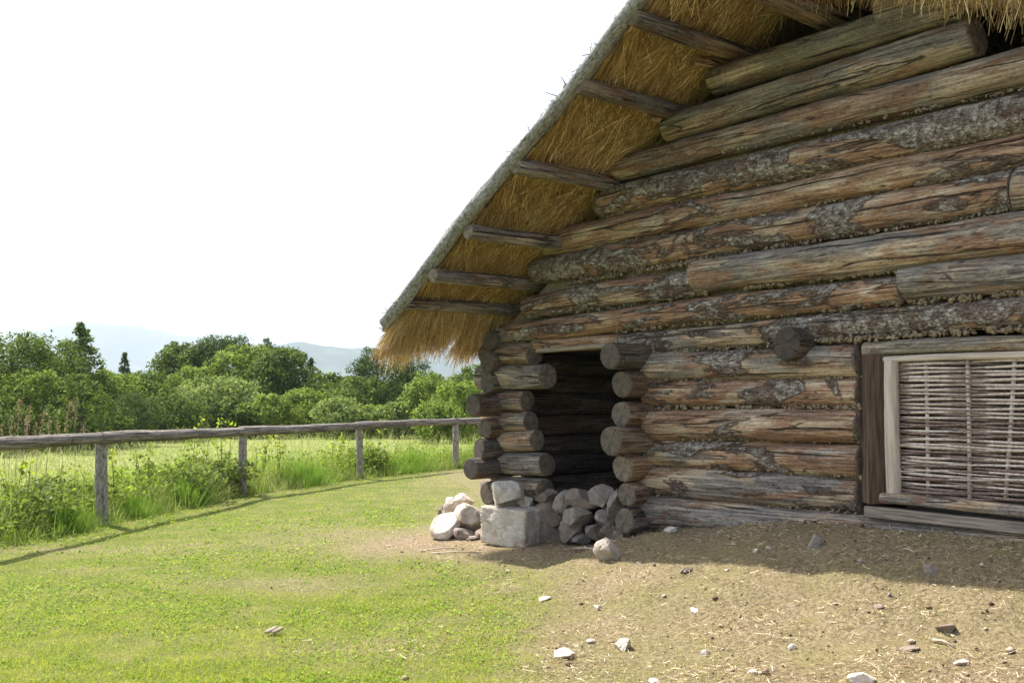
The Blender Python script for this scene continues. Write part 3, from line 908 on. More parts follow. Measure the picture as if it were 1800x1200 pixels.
def toW(s, n, z):
    return np.stack([P0.x + DS.x * s + DN.x * n, P0.y + DS.y * s + DN.y * n, z], 1)
def straw_dirs(N, down, spread, out=0.0, dz=0.0):
    """unit-ish directions: down the slope, spread sideways"""
    sl2 = sl_
    ds = -np.ones(N) * down + rng.normal(0, .15, N); dn = rng.normal(0, spread, N) + out
    dzz = ds * sl2 + dz + rng.normal(0, .06, N)
    return np.stack([DS.x * ds + DN.x * dn, DS.y * ds + DN.y * dn, dzz], 1)
def thatch_straw():
    N = 30000
    s = rng.uniform(VS0 - .05, 2.4, N); n = rng.uniform(-.25, OVER - .06, N)
    z = under(s, n) + rng.uniform(-.012, .012, N)
    D = straw_dirs(N, 1, .55)
    D = np.where(rng.random((N, 1)) < .25, straw_dirs(N, .6, 1.1), D)
    D /= np.linalg.norm(D, axis=1, keepdims=True)
    nv = np.array(DN[:]); dn_ = D @ nv
    over = n + dn_ * .42 > OVER - .12
    D = np.where(over[:, None], D - nv[None] * (dn_ + np.abs(dn_) * .5)[:, None], D)
    me = ribbons('straw', toW(s, n, z), D, rng.uniform(.14, .42, N), rng.uniform(.003, .0065, N), M_STRAW, droop=.05, segs=3, curl=.045, taper=False)
    o = bpy.data.objects.new('straw_underside', me); put(o, th); tag(o, kind='stuff')
    # ragged eave fringe
    N = 17000
    n = rng.uniform(-1.4, OVER - .03, N)
    s = VS0 - rng.uniform(-.30, .12, N)
    gap = np.exp(-((n - .27) / .07) ** 2)
    keep = rng.random(N) > gap * .9
    s, n = s[keep], n[keep]; N = len(s)
    z = ZC(s) + rng.uniform(-.05, .03, N)
    D = straw_dirs(N, .75, .35, 0, -.28)
    L = rng.uniform(.10, .255, N) * (1 + .25 * np.sin(n * 9)) * (1 - .3 * np.exp(-((n - .27) / .12) ** 2))
    me = ribbons('straw', toW(s, n, z), D, L, rng.uniform(.002, .0045, N), M_STRAW, droop=.40, segs=4, curl=.10, taper=False)
    o = bpy.data.objects.new('straw_fringe', me); put(o, th); tag(o, kind='stuff')
    # loose pale stalks hanging below, and bits above the verge pole
    N = 520
    s = rng.uniform(VS0, 1.9, N); n = rng.uniform(0, OVER - .1, N)
    z = under(s, n) - .01
    D = straw_dirs(N, .9, .9, 0, -.15)
    P = toW(s, n, z)
    N2 = 60
    s2_ = rng.uniform(VS0 - .1, 1.6, N2)
    P2 = toW(s2_, np.full(N2, OVER + .0) + rng.normal(0, .02, N2), ZC(s2_) + .05)
    D2 = straw_dirs(N2, .6, .5, .25, .55)
    NV = 900
    sv = rng.uniform(VS0 - .05, 1.9, NV); av = rng.uniform(-1.2, 2.2, NV)
    zv = ZC(sv) + .035 + .058 * np.sin(av) * .9
    PV = toW(sv, OVER + .02 + .058 * np.cos(av) * .9, zv)
    sg = np.where(rng.random(NV) < .5, 1, -1)[:, None]
    DV = np.array((DS * 1.0 + Vector((0, 0, sl_)))[:])[None] * sg + rng.normal(0, .7, (NV, 3))
    me = ribbons('straw', PV, DV, rng.uniform(.015, .09, NV), rng.uniform(.003, .011, NV), M_VERGE, droop=.1, segs=2, curl=.3, taper=False)
    o = bpy.data.objects.new('verge_litter', me); put(o, th); tag(o, kind='stuff')
    N3 = 30
    P3 = toW(VS0 + rng.uniform(-.1, .05, N3), rng.uniform(.95, 1.1, N3), np.full(N3, VZ0 - .05))
    D3 = straw_dirs(N3, .9, .3, .3, -.05)
    L = np.concatenate([rng.uniform(.12, .38, N), rng.uniform(.01, .05, N2), rng.uniform(.12, .25, N3)])
    me = ribbons('straw', np.concatenate([P, P2, P3]), np.concatenate([D, D2, D3]), L, np.full(len(L), .003), M_STRAWB, droop=.1, segs=3, curl=.1, taper=False)
    o = bpy.data.objects.new('loose_stalks', me); put(o, th); tag(o, kind='stuff')
    # straw hanging over the gable's opening at the top right of the picture
    N = 5200
    px = rng.uniform(1360, 2100, N)
    sA_ = np.interp(px, [1360, 1500, 1650, 1800, 2100], [wall(a, 0, .25)[0] for a in (1360, 1500, 1650, 1800, 2100)])
    zb_ = np.interp(px, [1360, 1600, 1680, 1800, 2100], [wall(a, b, .25)[1] for a, b in ((1360, -14), (1600, -12), (1680, 2), (1800, 12), (2100, 20))])
    n = rng.uniform(.1, .42, N)
    P = toW(sA_, n, zb_ + .22 + rng.uniform(-.05, .1, N))
    D = np.stack([rng.normal(0, .35, N), rng.normal(0, .35, N), -np.ones(N)], 1)
    me = ribbons('straw', P, D, rng.uniform(.14, .30, N), rng.uniform(.002, .0045, N), M_STRAW, droop=.1, segs=3, curl=.15, taper=False)
    o = bpy.data.objects.new('straw_fringe', me); put(o, th); tag(o, kind='stuff')
thatch_straw()
sa_, za_ = wall(1380, -30, .25); sb_, zb2_ = wall(1800, -10, .25)
slab('thatch', [W(sa_, .08, za_ + .1), W(sb_ + 1.5, .08, zb2_ + .1), W(sb_ + 1.5, .40, zb2_ + .1), W(sa_, .40, za_ + .1)], M_THATCH, cab, Vector((0, 0, .3)))

# ---- stone footing under the corner and the door sill (parts of the cabin)
def stone_part(x0, x1, y0, y1, n, mat, depth=None, rot=(0, 0, 0), cuts=10, name='stone'):
    cx_, cy_ = (x0 + x1) / 2, (y0 + y1) / 2
    c = wpt(cx_, cy_, n)
    k = c.y / F
    hw, hh = (x1 - x0) / 2 * k, (y1 - y0) / 2 * k
    hd = depth or (hw + hh) / 2
    o = rock_at(name, c, (hw * 1.3, hd * 1.2, hh * 1.3), mat, cab, rot=(rnd.uniform(-.2, .2), rnd.uniform(-.2, .2), rnd.uniform(-.9, -.4)) if rot == (0, 0, 0) else rot, cuts=cuts)
    return o
for a in ((944, 990, 877, 921, .02, M_ROCKR), (936, 980, 861, 887, .04, M_ROCKR), (984, 1052, 859, 889, .03, M_ROCKR), (974, 1002, 862, 898, .06, M_ROCKG),
          (1036, 1082, 857, 896, .0, M_ROCKG), (990, 1046, 886, 923, .04, M_ROCKG), (1044, 1080, 894, 927, .04, M_ROCKG), (948, 992, 917, 955, .03, M_ROCKR),
          (985, 1026, 912, 952, .05, M_ROCKR), (1026, 1058, 922, 946, .03, M_ROCKG), (1052, 1090, 922, 950, .02, M_ROCKR), (1072, 1096, 858, 912, .06, M_ROCKG),
          (910, 940, 868, 893, .12, M_ROCKW), (1062, 1086, 905, 935, .0, M_ROCKG), (1000, 1040, 938, 956, .02, M_ROCKG), (880, 950, 930, 960, -.05, M_ROCKG), (850, 880, 895, 945, -.05, M_ROCKG), (1078, 1108, 925, 950, .0, M_ROCKG)):
    stone_part(*a)
# big squared block
def block():
    c = wpt(906, 922, .22)
    o = rock_at('stone', c, (.30, .24, .20), M_ROCKW, cab, rot=(0.02, .03, -.62), seed=41, cuts=0, sub=5)
    import bmesh
    me = o.data
    for v in me.vertices:                 # square it off
        p = v.co
        q = Vector((p.x / .30, p.y / .24, p.z / .20)); m = max(abs(q.x), abs(q.y), abs(q.z)) or 1
        ql = q.length
        q2 = q / m * min(ql, 1.0)
        q = q.lerp(q2, .95) * .86
        q *= 1 + .05 * noise.noise(q * 2.2) + .02 * noise.noise(q * 7)
        v.co = Vector((q.x * .30, q.y * .24, q.z * .20))
    me.update()
    o['label'] = 'large squared pale block'
block()
o = stone_part(864, 914, 844, 891, .30, M_ROCKW, rot=(.2, .5, .3)); o['label'] = 'pale boulder leaning against the stub logs'
# earth floor step inside the door
slab('footing_core', [W(SC - .05, -.12, 0), W(SJ, -.12, 0), W(SJ, -.12, .62), W(SC - .05, -.12, .62)], M_CLAY, cab, DN * -.5)

# ------------------------------------------------------------------ loose rocks and stones
def loose(px, py, wpx, hpx, mat, label, name='rock', group=None, up=0.0, cat='rock', flatten=1.0, fwd=0.0):
    g = ground_at(px, py + hpx * .45)
    k = g.y / F
    hw, hh = wpx / 2 * k * 1.27, hpx / 2 * k * 1.27
    o = rock_at(name, (g.x, g.y + hw * .5 + fwd, g.z + hh * .5 + up), (hw, hw * .9, hh), mat, rot=(rnd.uniform(-.25, .25), rnd.uniform(-.25, .25), rnd.uniform(-3, 3)), sub=4 if wpx > 25 else 2)
    return tag(o, label, cat, group)
PILE = 'rocks piled beside the cabin corner'
loose(784, 925, 50, 48, M_ROCKW, 'pinkish pale rock at the front left of the pile by the cabin corner', group=PILE)
loose(828, 920, 60, 52, M_ROCKW, 'large tilted grey and tan rock at the right of the pile by the cabin corner', group=PILE, up=.06, fwd=.06)
loose(790, 930, 36, 34, M_ROCKW, 'flat pink rock in the middle of the pile, under the white one', group=PILE, up=.17, fwd=.42)
loose(808, 930, 42, 32, M_ROCKW, 'bright white rock on top of the pile by the cabin corner', group=PILE, up=.24, fwd=.40)
loose(774, 915, 26, 24, M_ROCKR, 'small brownish rock at the far left edge of the pile', group=PILE, up=.05, fwd=.3)
loose(812, 938, 34, 24, M_ROCKG, 'low dark rock in the shade beneath the tilted grey rock of the pile', group=PILE)
loose(848, 939, 30, 18, M_ROCKR, 'small reddish stone between the pile and the squared block', group=PILE)
loose(830, 945, 24, 10, M_ROCKG, 'low flat grey stone in front of the pile', group=PILE)
loose(1069, 964, 44, 44, M_ROCKW, 'upright pale limestone rock standing on the ground below the door jamb')
SC_G = 'stones scattered on the dry grass'
for px, py, wp, hp, m, lab in (
    (1097, 1131, 36, 26, M_ROCKW, 'broad white stone in the dry grass, largest below the door jamb'),
    (993, 1150, 42, 20, M_ROCKW, 'long white stone lying in the grass left of the broad white stone'),
    (956, 1052, 24, 9, M_ROCKW, 'flat pale stone on the grass edge in front of the doorway'),
    (1051, 1067, 13, 14, M_ROCKW, 'small upright pale stone in front of the doorway'),
    (1208, 1001, 24, 11, M_ROCKR, 'flat pink stone on the shadow edge below the wall'),
    (1222, 1073, 20, 8, M_ROCKW, 'thin pale stone lying alone in the middle of the dry grass'),
    (1395, 1138, 14, 12, M_ROCKW, 'small pink white stone in the open dry grass under the window'),
    (1241, 1147, 20, 15, M_ROCKW, 'rounded pale stone low in the dry grass, below the thin one'),
    (1520, 1193, 42, 22, M_ROCKW, 'whitish stone at the bottom edge of the picture, below the window'),
    (1325, 1181, 18, 10, M_ROCKW, 'pale pebble half buried by the bottom edge'),
    (1040, 1127, 16, 9, M_ROCKW, 'small cream stone just left of the broad white stone'),
    (1697, 1165, 26, 15, M_ROCKW, 'dusty pale stone at the bottom right of the dry grass'),
    (1152, 1198, 20, 10, M_ROCKW, 'white stone cut by the bottom edge below the broad white stone'),
    (1180, 932, 24, 13, M_ROCKW, 'pale stone on the mound right beside the door jamb'),
    (1330, 968, 12, 10, M_ROCKW, 'small grey stone on the shaded mound below the lowest log'),
    (1352, 962, 10, 7, M_ROCKW, 'tiny white stone on the shaded mound'),
    (1435, 951, 22, 26, M_ROCKG, 'upright brown stone stuck in the shaded mound left of the window'),
    (1640, 1002, 34, 20, M_ROCKG, 'grey lump of stone on the shaded mound under the window'),
    (1517, 987, 18, 9, M_ROCKG, 'thin grey stone on the shaded mound under the window post'),
    (1565, 1045, 10, 10, M_ROCKG, 'small grey pebble by the shadow edge under the window'),
    (1124, 990, 14, 7, M_ROCKW, 'small pale stone at the foot of the mound by the doorway'),
    (1280, 1002, 9, 6, M_ROCKW, 'tiny pale pebble on the shadow edge'),
    (1670, 1106, 40, 20, M_ROCKR, 'brown clod of earth in the sunny dry grass at the right'),
    (1602, 1142, 36, 12, M_ROCKR, 'flat brown clod of earth left of the bottom right stone'),
    (1550, 1067, 20, 12, M_ROCKR, 'small reddish clod of earth near the shadow edge'),
    (893, 1003, 10, 5, M_ROCKW, 'tiny pale stone in front of the squared block')):
    loose(px, py, wp, hp, m, lab, name='clod' if 'clod' in lab else 'stone', group=SC_G, cat='earth clod' if 'clod' in lab else 'stone')
# wood chip and twigs on the lawn
def chip():
    g = ground_at(482, 1116)
    c = empty('wood_chip', g, 'split reddish brown wood chip lying on the lawn at the bottom left', 'wood chip')
    for k, (dx, w_) in enumerate(((-.022, .032), (.022, .026))):
        o = board(Vector((g.x + dx - .02, g.y - .04, g.z + .028)), Vector((g.x + dx + .02, g.y + .05, g.z + .036)), w_ / 2, .009, M_HEWN, cab, 'splinter', k)
        o.parent = c; o.matrix_parent_inverse = Matrix.Translation(-c.location)
chip()
for (xa, ya, xb, yb, lab) in ((738, 971, 800, 965, 'thin brown stick lying on the grass in front of the rock pile'), (760, 974, 845, 973, 'straight twig on the bare ground just below the rock pile'),
                              (1008, 966, 1050, 968, 'short pale wood splinter on the ground before the door sill'), (1840 - 200, 1128, 1700 - 22, 1140, 'pale straw stick in the dry grass at the right edge')):
    a = ground_at(xa, ya); b = ground_at(xb, yb)
    pts = [a + Vector((0, 0, .012)), (a + b) / 2 + Vector((0, .01, .022)), b + Vector((0, 0, .012))]
    o = bpy.data.objects.new('twig', tube('twig', pts, .007, M_PEEL, 6, .005)); C.objects.link(o); tag(o, lab, 'twig')

# ------------------------------------------------------------------ fence
def fence():
    f = empty('wooden_fence', (-4.64, 11.4, 0), 'low wooden fence of round posts and one rail between lawn and meadow', 'fence')
    tops = [1.02, .99, .95, .895, .885, .89, .9, .9]
    lean = [(0, 0), (0, 0), (-.045, .0), (-.02, 0), (-.035, 0), (-.02, 0), (0, 0), (0, 0)]
    for i, (x, y) in enumerate(FENCE):
        g = gzf(x, y); lx, ly = lean[i]
        r = .068 if i < 3 else .062
        o = add_log(Vector((x, y, g - .2)), Vector((x + lx, y + ly, tops[i])), r * 1.05, r * .95, f, (.05, .3, .15, .1), name='post', step=.07, mats=[M_POST, M_END], rough=.06)
    for i in range(len(FENCE) - 1):
        (x0, y0), (x1, y1) = FENCE[i], FENCE[i + 1]
        d = Vector((x1 - x0, y1 - y0, 0)).normalized() * .12
        za, zb = tops[i] + .035, tops[i + 1] + .035
        add_log(Vector((x0, y0, za)) - d, Vector((x1, y1, zb)) + d * .4, .073, .062, f, (.0, .12, .12, .0), name='rail', step=.07, bend=.009, rough=.06)
M_POST = mat_plain('lichened_post', (.13, .10, .085), (.42, .38, .33), 16, .85, (1, 2.5, 2.5), .7, .006)
fence()

# ------------------------------------------------------------------ grass
def in_view(x, y, m=.13):
    return (np.abs(x) < (900 / F + m) * y + .6)
def lawn():
    N = 430000
    u = rng.random(N)
    y = 4.2 * (24 / 4.2) ** u ** 1.0
    y = 1 / (1 / 4.2 - u * (1 / 4.2 - 1 / 24.0))
    x = rng.uniform(-1, 1, N) * (.66 * y + .4)
    fd = fence_dist(x, y); s, n = sn(x, y)
    dr = dryness(x, y)
    keep = (fd < .25) & ((n > .05) | (s < -2.0)) & (rng.random(N) > np.clip(dr - .25, 0, 1) * .35)
    keep &= ~((n < 1.0) & (s > -1.2) & (s < 0) & (rng.random(N) < .8))
    x, y, dr = x[keep], y[keep], dr[keep]; N = len(x)
    z = gz(x, y) - .003
    far = np.clip(y / 8, .8, 2.4)
    patch = np.clip(.5 + .5 * wob(x, y, 3.1, 5), 0, 1)
    L = rng.uniform(.010, .030, N) * (.6 + .8 * patch + .5 * np.clip(wob(x, y, 11.0, 3), 0, 1)) * np.where(dr > .55, .8, 1) * (.8 + .25 * far) * np.where(y < 7.5, 1.3, 1.0)
    D = np.stack([rng.normal(0, .75, N), rng.normal(0, .75, N), np.ones(N) * np.where(dr > .5, .35, .8)], 1)
    P = np.stack([x, y, z], 1)
    wd = rng.uniform(.0022, .0042, N) * far
    D /= np.linalg.norm(D, axis=1, keepdims=True)
    side = np.cross(D, rng.normal(size=(N, 3))); side /= np.linalg.norm(side, axis=1, keepdims=True)
    co = np.stack([P - side * wd[:, None] / 2, P + side * wd[:, None] / 2, P + D * L[:, None]], 1).reshape(-1, 3)
    m = mat_blade('lawn_blades', ((.14, .22, .008), (.43, .52, .022), (.70, .74, .06)), ((.17, .125, .07), (.47, .37, .22), (.76, .66, .46)), .35)
    dd = np.clip(dr * 1.02 - .04 + rng.normal(0, .28, N) + .12 * wob(x, y, 8, 4), 0, 1)
    me = fast_mesh('lawn_grass', co, 3, np.arange(N * 3), m, {'dry': np.repeat(dd, 3)})
    o = bpy.data.objects.new('lawn_grass', me); C.objects.link(o); tag(o, 'short mown grass of the lawn, green at left and dead towards the cabin', kind='stuff')
    # clover and small broad leaves
    N = 60000
    u = rng.random(N); y = 1 / (1 / 4.2 - u * (1 / 4.2 - 1 / 13.0)); x = rng.uniform(-1, 1, N) * (.6 * y)
    fd = fence_dist(x, y); dr = dryness(x, y)
    keep = (fd < .1) & (dr < .45) & (wob(x, y, 1.6, 8) + .5 * wob(x, y, 4, 2) > -.15) & (rng.random(N) > dr)
    x, y = x[keep], y[keep]; N = len(x)
    P = np.stack([x, y, gz(x, y) + rng.uniform(.006, .022, N)], 1)
    me = leaves_mesh('clover', P, rng.uniform(.0055, .0125, N) * np.clip(y / 7, .8, 1.6), mat_leaf('clover_leaf', (.09, .17, .015), (.20, .33, .02), (.36, .46, .06), .3), up=1.1, aspect=.9)
    o = bpy.data.objects.new('clover', me); C.objects.link(o); tag(o, 'clover and small broad leaves among the lawn grass', kind='stuff')
    # dead hay lying on the dry ground
    N = 95000
    u = rng.random(N); y = 1 / (1 / 4.2 - u * (1 / 4.2 - 1 / 12.0)); x = rng.uniform(-.35, .62, N) * y
    dr = dryness(x, y); s, n = sn(x, y)
    keep = (n > .10) & (rng.random(N) < dr ** 1.5 * np.clip(.55 + .8 * wob(x, y, 5, 3), .08, 1))
    x, y = x[keep], y[keep]; N = len(x)
    z = gz(x, y) + rng.uniform(.002, .018, N)
    a = rng.uniform(0, 6.28, N)
    D = np.stack([np.cos(a), np.sin(a), rng.normal(0, .22, N)], 1)
    me = ribbons('hay', np.stack([x, y, z], 1), D, rng.uniform(.012, .05, N), rng.uniform(.0015, .0034, N), mat_hay(), droop=.0, segs=2, curl=.25, taper=False)
    o = bpy.data.objects.new('hay', me); C.objects.link(o); tag(o, 'dead cut grass and hay lying on the dry ground', kind='stuff')
def crumbs():
    N = 3600
    u = rng.random(N); y = 1 / (1 / 4.2 - u * (1 / 4.2 - 1 / 11.0)); x = rng.uniform(-.35, .62, N) * y
    dr = dryness(x, y); s, n = sn(x, y)
    keep = (n > .1) & (rng.random(N) < dr * (.35 + .9 * np.exp(-n / .8)))
    x, y = x[keep], y[keep]; N = len(x)
    r = rng.uniform(.003, .012, N) * np.where(rng.random(N) < .06, 2.0, 1)
    b = np.array([(1, 0, 0), (-1, 0, 0), (0, 1, 0), (0, -1, 0), (0, 0, .7), (0, 0, -.7)], float)
    f = np.array([(0, 2, 4), (2, 1, 4), (1, 3, 4), (3, 0, 4), (2, 0, 5), (1, 2, 5), (3, 1, 5), (0, 3, 5)])
    co = b[None] * r[:, None, None] * rng.uniform(.6, 1.4, (N, 6, 1)) + np.stack([x, y, gz(x, y) + r * .4], 1)[:, None]
    idx = (np.arange(N)[:, None, None] * 6 + f[None]).ravel()
    t = NT('soil_crumb', .95, .1)
    m = t.done(t.ramp(t.island(), [(0, (.07, .045, .03)), (.6, (.20, .135, .09)), (.85, (.34, .25, .19)), (1, (.6, .5, .42))]))
    o = bpy.data.objects.new('soil_crumbs', fast_mesh('soil_crumbs', co.reshape(-1, 3), 3, idx, m)); C.objects.link(o); tag(o, 'crumbs of soil and grit on the dry ground', kind='stuff')
def leaves_mesh(name, P, size, mat, up=.5, aspect=.62, bias=None):
    N = len(P)
    nrm = rng.normal(size=(N, 3))
    if bias is not None: nrm = nrm * .75 + bias * 1.1
    nrm[:, 2] = np.abs(nrm[:, 2]) + up
    nrm /= np.linalg.norm(nrm, axis=1, keepdims=True)
    t = np.cross(nrm, rng.normal(size=(N, 3))); t /= np.linalg.norm(t, axis=1, keepdims=True)
    b = np.cross(nrm, t)
    s = size if np.ndim(size) else np.full(N, size)
    s = s[:, None]
    co = np.stack([P - t * s, P + b * s * aspect - nrm * s * .12, P + t * s, P - b * s * aspect - nrm * s * .12], 1).reshape(-1, 3)
    return fast_mesh(name, co, 4, np.arange(N * 4), mat)
lawn()
crumbs()
def meadow():
    m1 = mat_blade('meadow_blades', ((.07, .13, .015), (.21, .31, .03), (.40, .50, .08)), ((.24, .24, .07), (.48, .47, .20), (.72, .67, .42)), .45)
    # lush band along the fence
    N = 60000
    seg = rng.integers(0, len(FENCE) - 1, N); u = rng.random(N)
    F_ = np.array(FENCE)
    p = F_[seg] * (1 - u[:, None]) + F_[seg + 1] * u[:, None]
    d = F_[seg + 1] - F_[seg]; d = d / np.linalg.norm(d, axis=1, keepdims=True)
    nr = np.stack([-d[:, 1], d[:, 0]], 1)
    k = np.abs(rng.normal(0, 1.2, N)) - .12
    x, y = (p + nr * k[:, None]).T
    clump = np.clip(.5 + .6 * wob(x, y, 2.7, 6), .1, 1.2)
    keep = rng.random(N) < clump + .25
    x, y, k, clump = x[keep], y[keep], k[keep], clump[keep]; N = len(x)
    L = rng.uniform(.26, .66, N) * (.5 + .75 * clump) * (.55 + .45 * sstep(0, .5, k))
    D = np.stack([rng.normal(0, .28, N), rng.normal(0, .28, N), np.ones(N)], 1)
    P = np.stack([x, y, gz(x, y) - .01], 1)
    dry = np.clip(rng.normal(.12, .2, N) + .2 * (wob(x, y, 1.9, 3) > .4), 0, 1)
    me = ribbons('grass', P, D, L, rng.uniform(.004, .009, N), m1, droop=.35, segs=3, curl=.25, attr={'dry': dry})
    o = bpy.data.objects.new('tall_grass', me); C.objects.link(o); tag(o, 'lush uncut green grass along the foot of the fence', kind='stuff')
    # the open meadow
    N = 80000
    u = rng.random(N); y = 1 / (1 / 6.0 - u * (1 / 6.0 - 1 / 50.0)); x = rng.uniform(-1, .35, N) * (.62 * y + 1)
    fd = fence_dist(x, y)
    keep = fd > .7
    x, y = x[keep], y[keep]; N = len(x)
    far = np.clip(y / 16, 1, 3.2)
    L = rng.uniform(.25, .62, N) * (.8 + .3 * wob(x, y, .8, 2))
    D = np.stack([rng.normal(.12, .38, N), rng.normal(0, .38, N), np.ones(N)], 1)
    P = np.stack([x, y, gz(x, y) - .01], 1)
    dry = np.clip(.58 + .3 * wob(x, y, .45, 7) + rng.normal(0, .28, N), 0, 1)
    me = ribbons('grass', P, D, L, rng.uniform(.004, .008, N) * far, m1, droop=.3, segs=2, curl=.3, attr={'dry': dry})
    o = bpy.data.objects.new('meadow_grass', me); C.objects.link(o); tag(o, 'tall pale meadow grass going to seed beyond the fence', kind='stuff')
meadow()
def undergrowth():
    N = 24000
    F_ = np.array(FENCE); seg = rng.integers(0, len(FENCE) - 1, 400); u = rng.random(400)
    p = F_[seg] * (1 - u[:, None]) + F_[seg + 1] * u[:, None]
    d = F_[seg + 1] - F_[seg]; d = d / np.linalg.norm(d, axis=1, keepdims=True)
    c = p + np.stack([-d[:, 1], d[:, 0]], 1) * (.15 + np.abs(rng.normal(0, .7, 400)))[:, None]
    k = rng.integers(0, 400, N); hh = rng.uniform(.18, .58, 400)
    x = c[k, 0] + rng.normal(0, .12, N); y = c[k, 1] + rng.normal(0, .12, N)
    z = gz(x, y) + hh[k] * np.sqrt(rng.random(N))
    keep = fence_dist(x, y) > .02
    P = np.stack([x, y, z], 1)[keep]
    me = leaves_mesh('undergrowth', P, rng.uniform(.012, .032, len(P)), mat_leaf('undergrowth_leaf', (.05, .10, .012), (.15, .24, .03), (.34, .42, .07), .4), .4)
    o = bpy.data.objects.new('undergrowth', me); C.objects.link(o); tag(o, 'broad leaved weeds mixed into the grass along the fence', kind='stuff')
undergrowth()

# ------------------------------------------------------------------ plants by the fence
M_WEED = mat_leaf('weed_leaf', (.06, .11, .015), (.16, .25, .03), (.36, .42, .07), .45)
M_WEEDY = mat_leaf('young_yellow_leaf', (.16, .24, .02), (.30, .40, .04), (.46, .50, .07), .45)
M_BRAMBLE = mat_leaf('bramble_leaf', (.04, .075, .018), (.11, .17, .035), (.27, .32, .09), .35)
M_STEM = mat_plain('green_stem', (.10, .13, .04), (.22, .24, .09), 10)
def plant(name, label, cat, x, y, h, nstem, spread, mats, leaf=.035, per=26, group=None, body=0):
    g = gzf(x, y)
    root = empty(name, (x, y, g), label, cat, group)
    pts_all, tops = [], []
    vs, fs = [], []
    for k in range(nstem):
        a = rnd.uniform(0, 6.28); rr = rnd.uniform(0, spread)
        hh = h * rnd.uniform(.7, 1.0) if k else h
        b = Vector((x + .3 * rr * math.cos(a), y + .3 * rr * math.sin(a), g))
        t_ = Vector((x + rr * math.cos(a), y + rr * math.sin(a), g + hh))
        m = (b + t_) / 2 + Vector((rnd.uniform(-.04, .04), rnd.uniform(-.04, .04), .04))
        me = tube('stem', [b, m, t_], .007, M_STEM, 5, .003)
        o0 = len(vs); vs += [v.co[:] for v in me.vertices]; fs += [tuple(i + o0 for i in p.vertices) for p in me.polygons]
        bpy.data.meshes.remove(me)
        for q in range(per):
            u = .2 + .8 * (q / per)
            c = b.lerp(m, u * 2) if u < .5 else m.lerp(t_, u * 2 - 1)
            w_ = leaf * 2.2 * (1.15 - u * .7)
            pts_all.append((c.x + rnd.gauss(0, w_), c.y + rnd.gauss(0, w_), c.z + rnd.gauss(0, leaf * .5)))
        for q in range(8): tops.append((t_.x + rnd.gauss(0, leaf * .9), t_.y + rnd.gauss(0, leaf * .9), t_.z + rnd.gauss(0, leaf * .8)))
    o = bpy.data.objects.new('stem', mesh('stem', vs, fs, M_STEM)); put(o, root)
    P = np.array(pts_all)
    if body:
        q = rng.normal(size=(body, 3)); q /= np.linalg.norm(q, axis=1, keepdims=True)
        q *= rng.uniform(.55, 1.0, (body, 1)) ** .5
        lump = 1 + .25 * np.sin(q[:, 0:1] * 7 + q[:, 2:3] * 5)
        q = q * lump * np.array([[spread * 1.2, spread * 1.0, h * .42]]) + np.array([[x, y, g + h * .4]])
        P = np.concatenate([P, q])
    o = bpy.data.objects.new('foliage', leaves_mesh('foliage', P, rng.uniform(.6, 1.2, len(P)) * leaf, mats[0], .4)); put(o, root)
    if len(mats) > 1:
        o = bpy.data.objects.new('young_leaves', leaves_mesh('young_leaves', np.array(tops), rng.uniform(.5, 1.0, len(tops)) * leaf, mats[1], .3)); put(o, root); tag(o, kind='stuff')
def beyond(px, fy):                       # a point just beyond the fence under image column px, fy metres behind it
    r = (px - 900) / F
    for i in range(len(FENCE) - 1):
        (x0, y0), (x1, y1) = FENCE[i], FENCE[i + 1]
        f0, f1 = x0 - r * y0, x1 - r * y1
        if f0 * f1 <= 0:
            u = f0 / (f0 - f1); Y = y0 + (y1 - y0) * u + fy
            return r * Y, Y
    return r * 9, 9
G_SAP = 'leafy young shoots along the fence'
for px, fy, h, ns, sp, lab in (
    (205, .5, .78, 2, .08, 'single tall yellow-green shoot just right of the leftmost fence post'),
    (258, .7, .92, 3, .2, 'leafy shoots with yellow tips between the two left posts'),
    (345, .8, 1.12, 4, .22, 'tallest leafy shoot rising over the rail, left of its neighbour'),
    (388, .7, 1.08, 4, .22, 'bright shoot reaching over the rail just left of the second post'),
    (455, .8, .8, 3, .2, 'low shoots with pale tips right of the second fence post'),
    (490, .6, .85, 3, .22, 'shoot with light green leaves midway between the second and third posts'),
    (592, .8, .72, 3, .2, 'small leafy shoot left of the third fence post'),
    (655, .5, .8, 4, .25, 'bushy yellow-green shoot right of the third fence post'),
    (40, .6, .75, 3, .25, 'leafy weed at the left edge of the picture below the rail')):
    x, y = beyond(px, fy)
    plant('shoot_plant', lab, 'young plant', x, y, h, ns, sp, (M_WEED, M_WEEDY), group=G_SAP, leaf=.034)
for px, fy, h, sp, lab in ((300, 1.0, .62, .55, 'low bramble bush with small dark leaves left of the second post'), (375, .9, .66, .5, 'rounded bramble bush just left of the second fence post'),
                           (20, 1.1, .6, .6, 'weedy bramble clump at the far left below the rail'), (640, 1.0, .55, .4, 'small bramble clump behind the third fence post'), (110, 1.4, .55, .5, 'bramble clump left of the leftmost visible post')):
    x, y = beyond(px, fy)
    plant('bramble_bush', lab, 'bush', x, y, h, 5, sp, (M_BRAMBLE, M_WEED), leaf=.036, body=2200, group='bramble bushes beyond the fence')
M_TUFT = mat_blade('tuft_blades', ((.08, .17, .015), (.17, .31, .03), (.28, .42, .06)), ((.3, .3, .1),) * 3, .45)
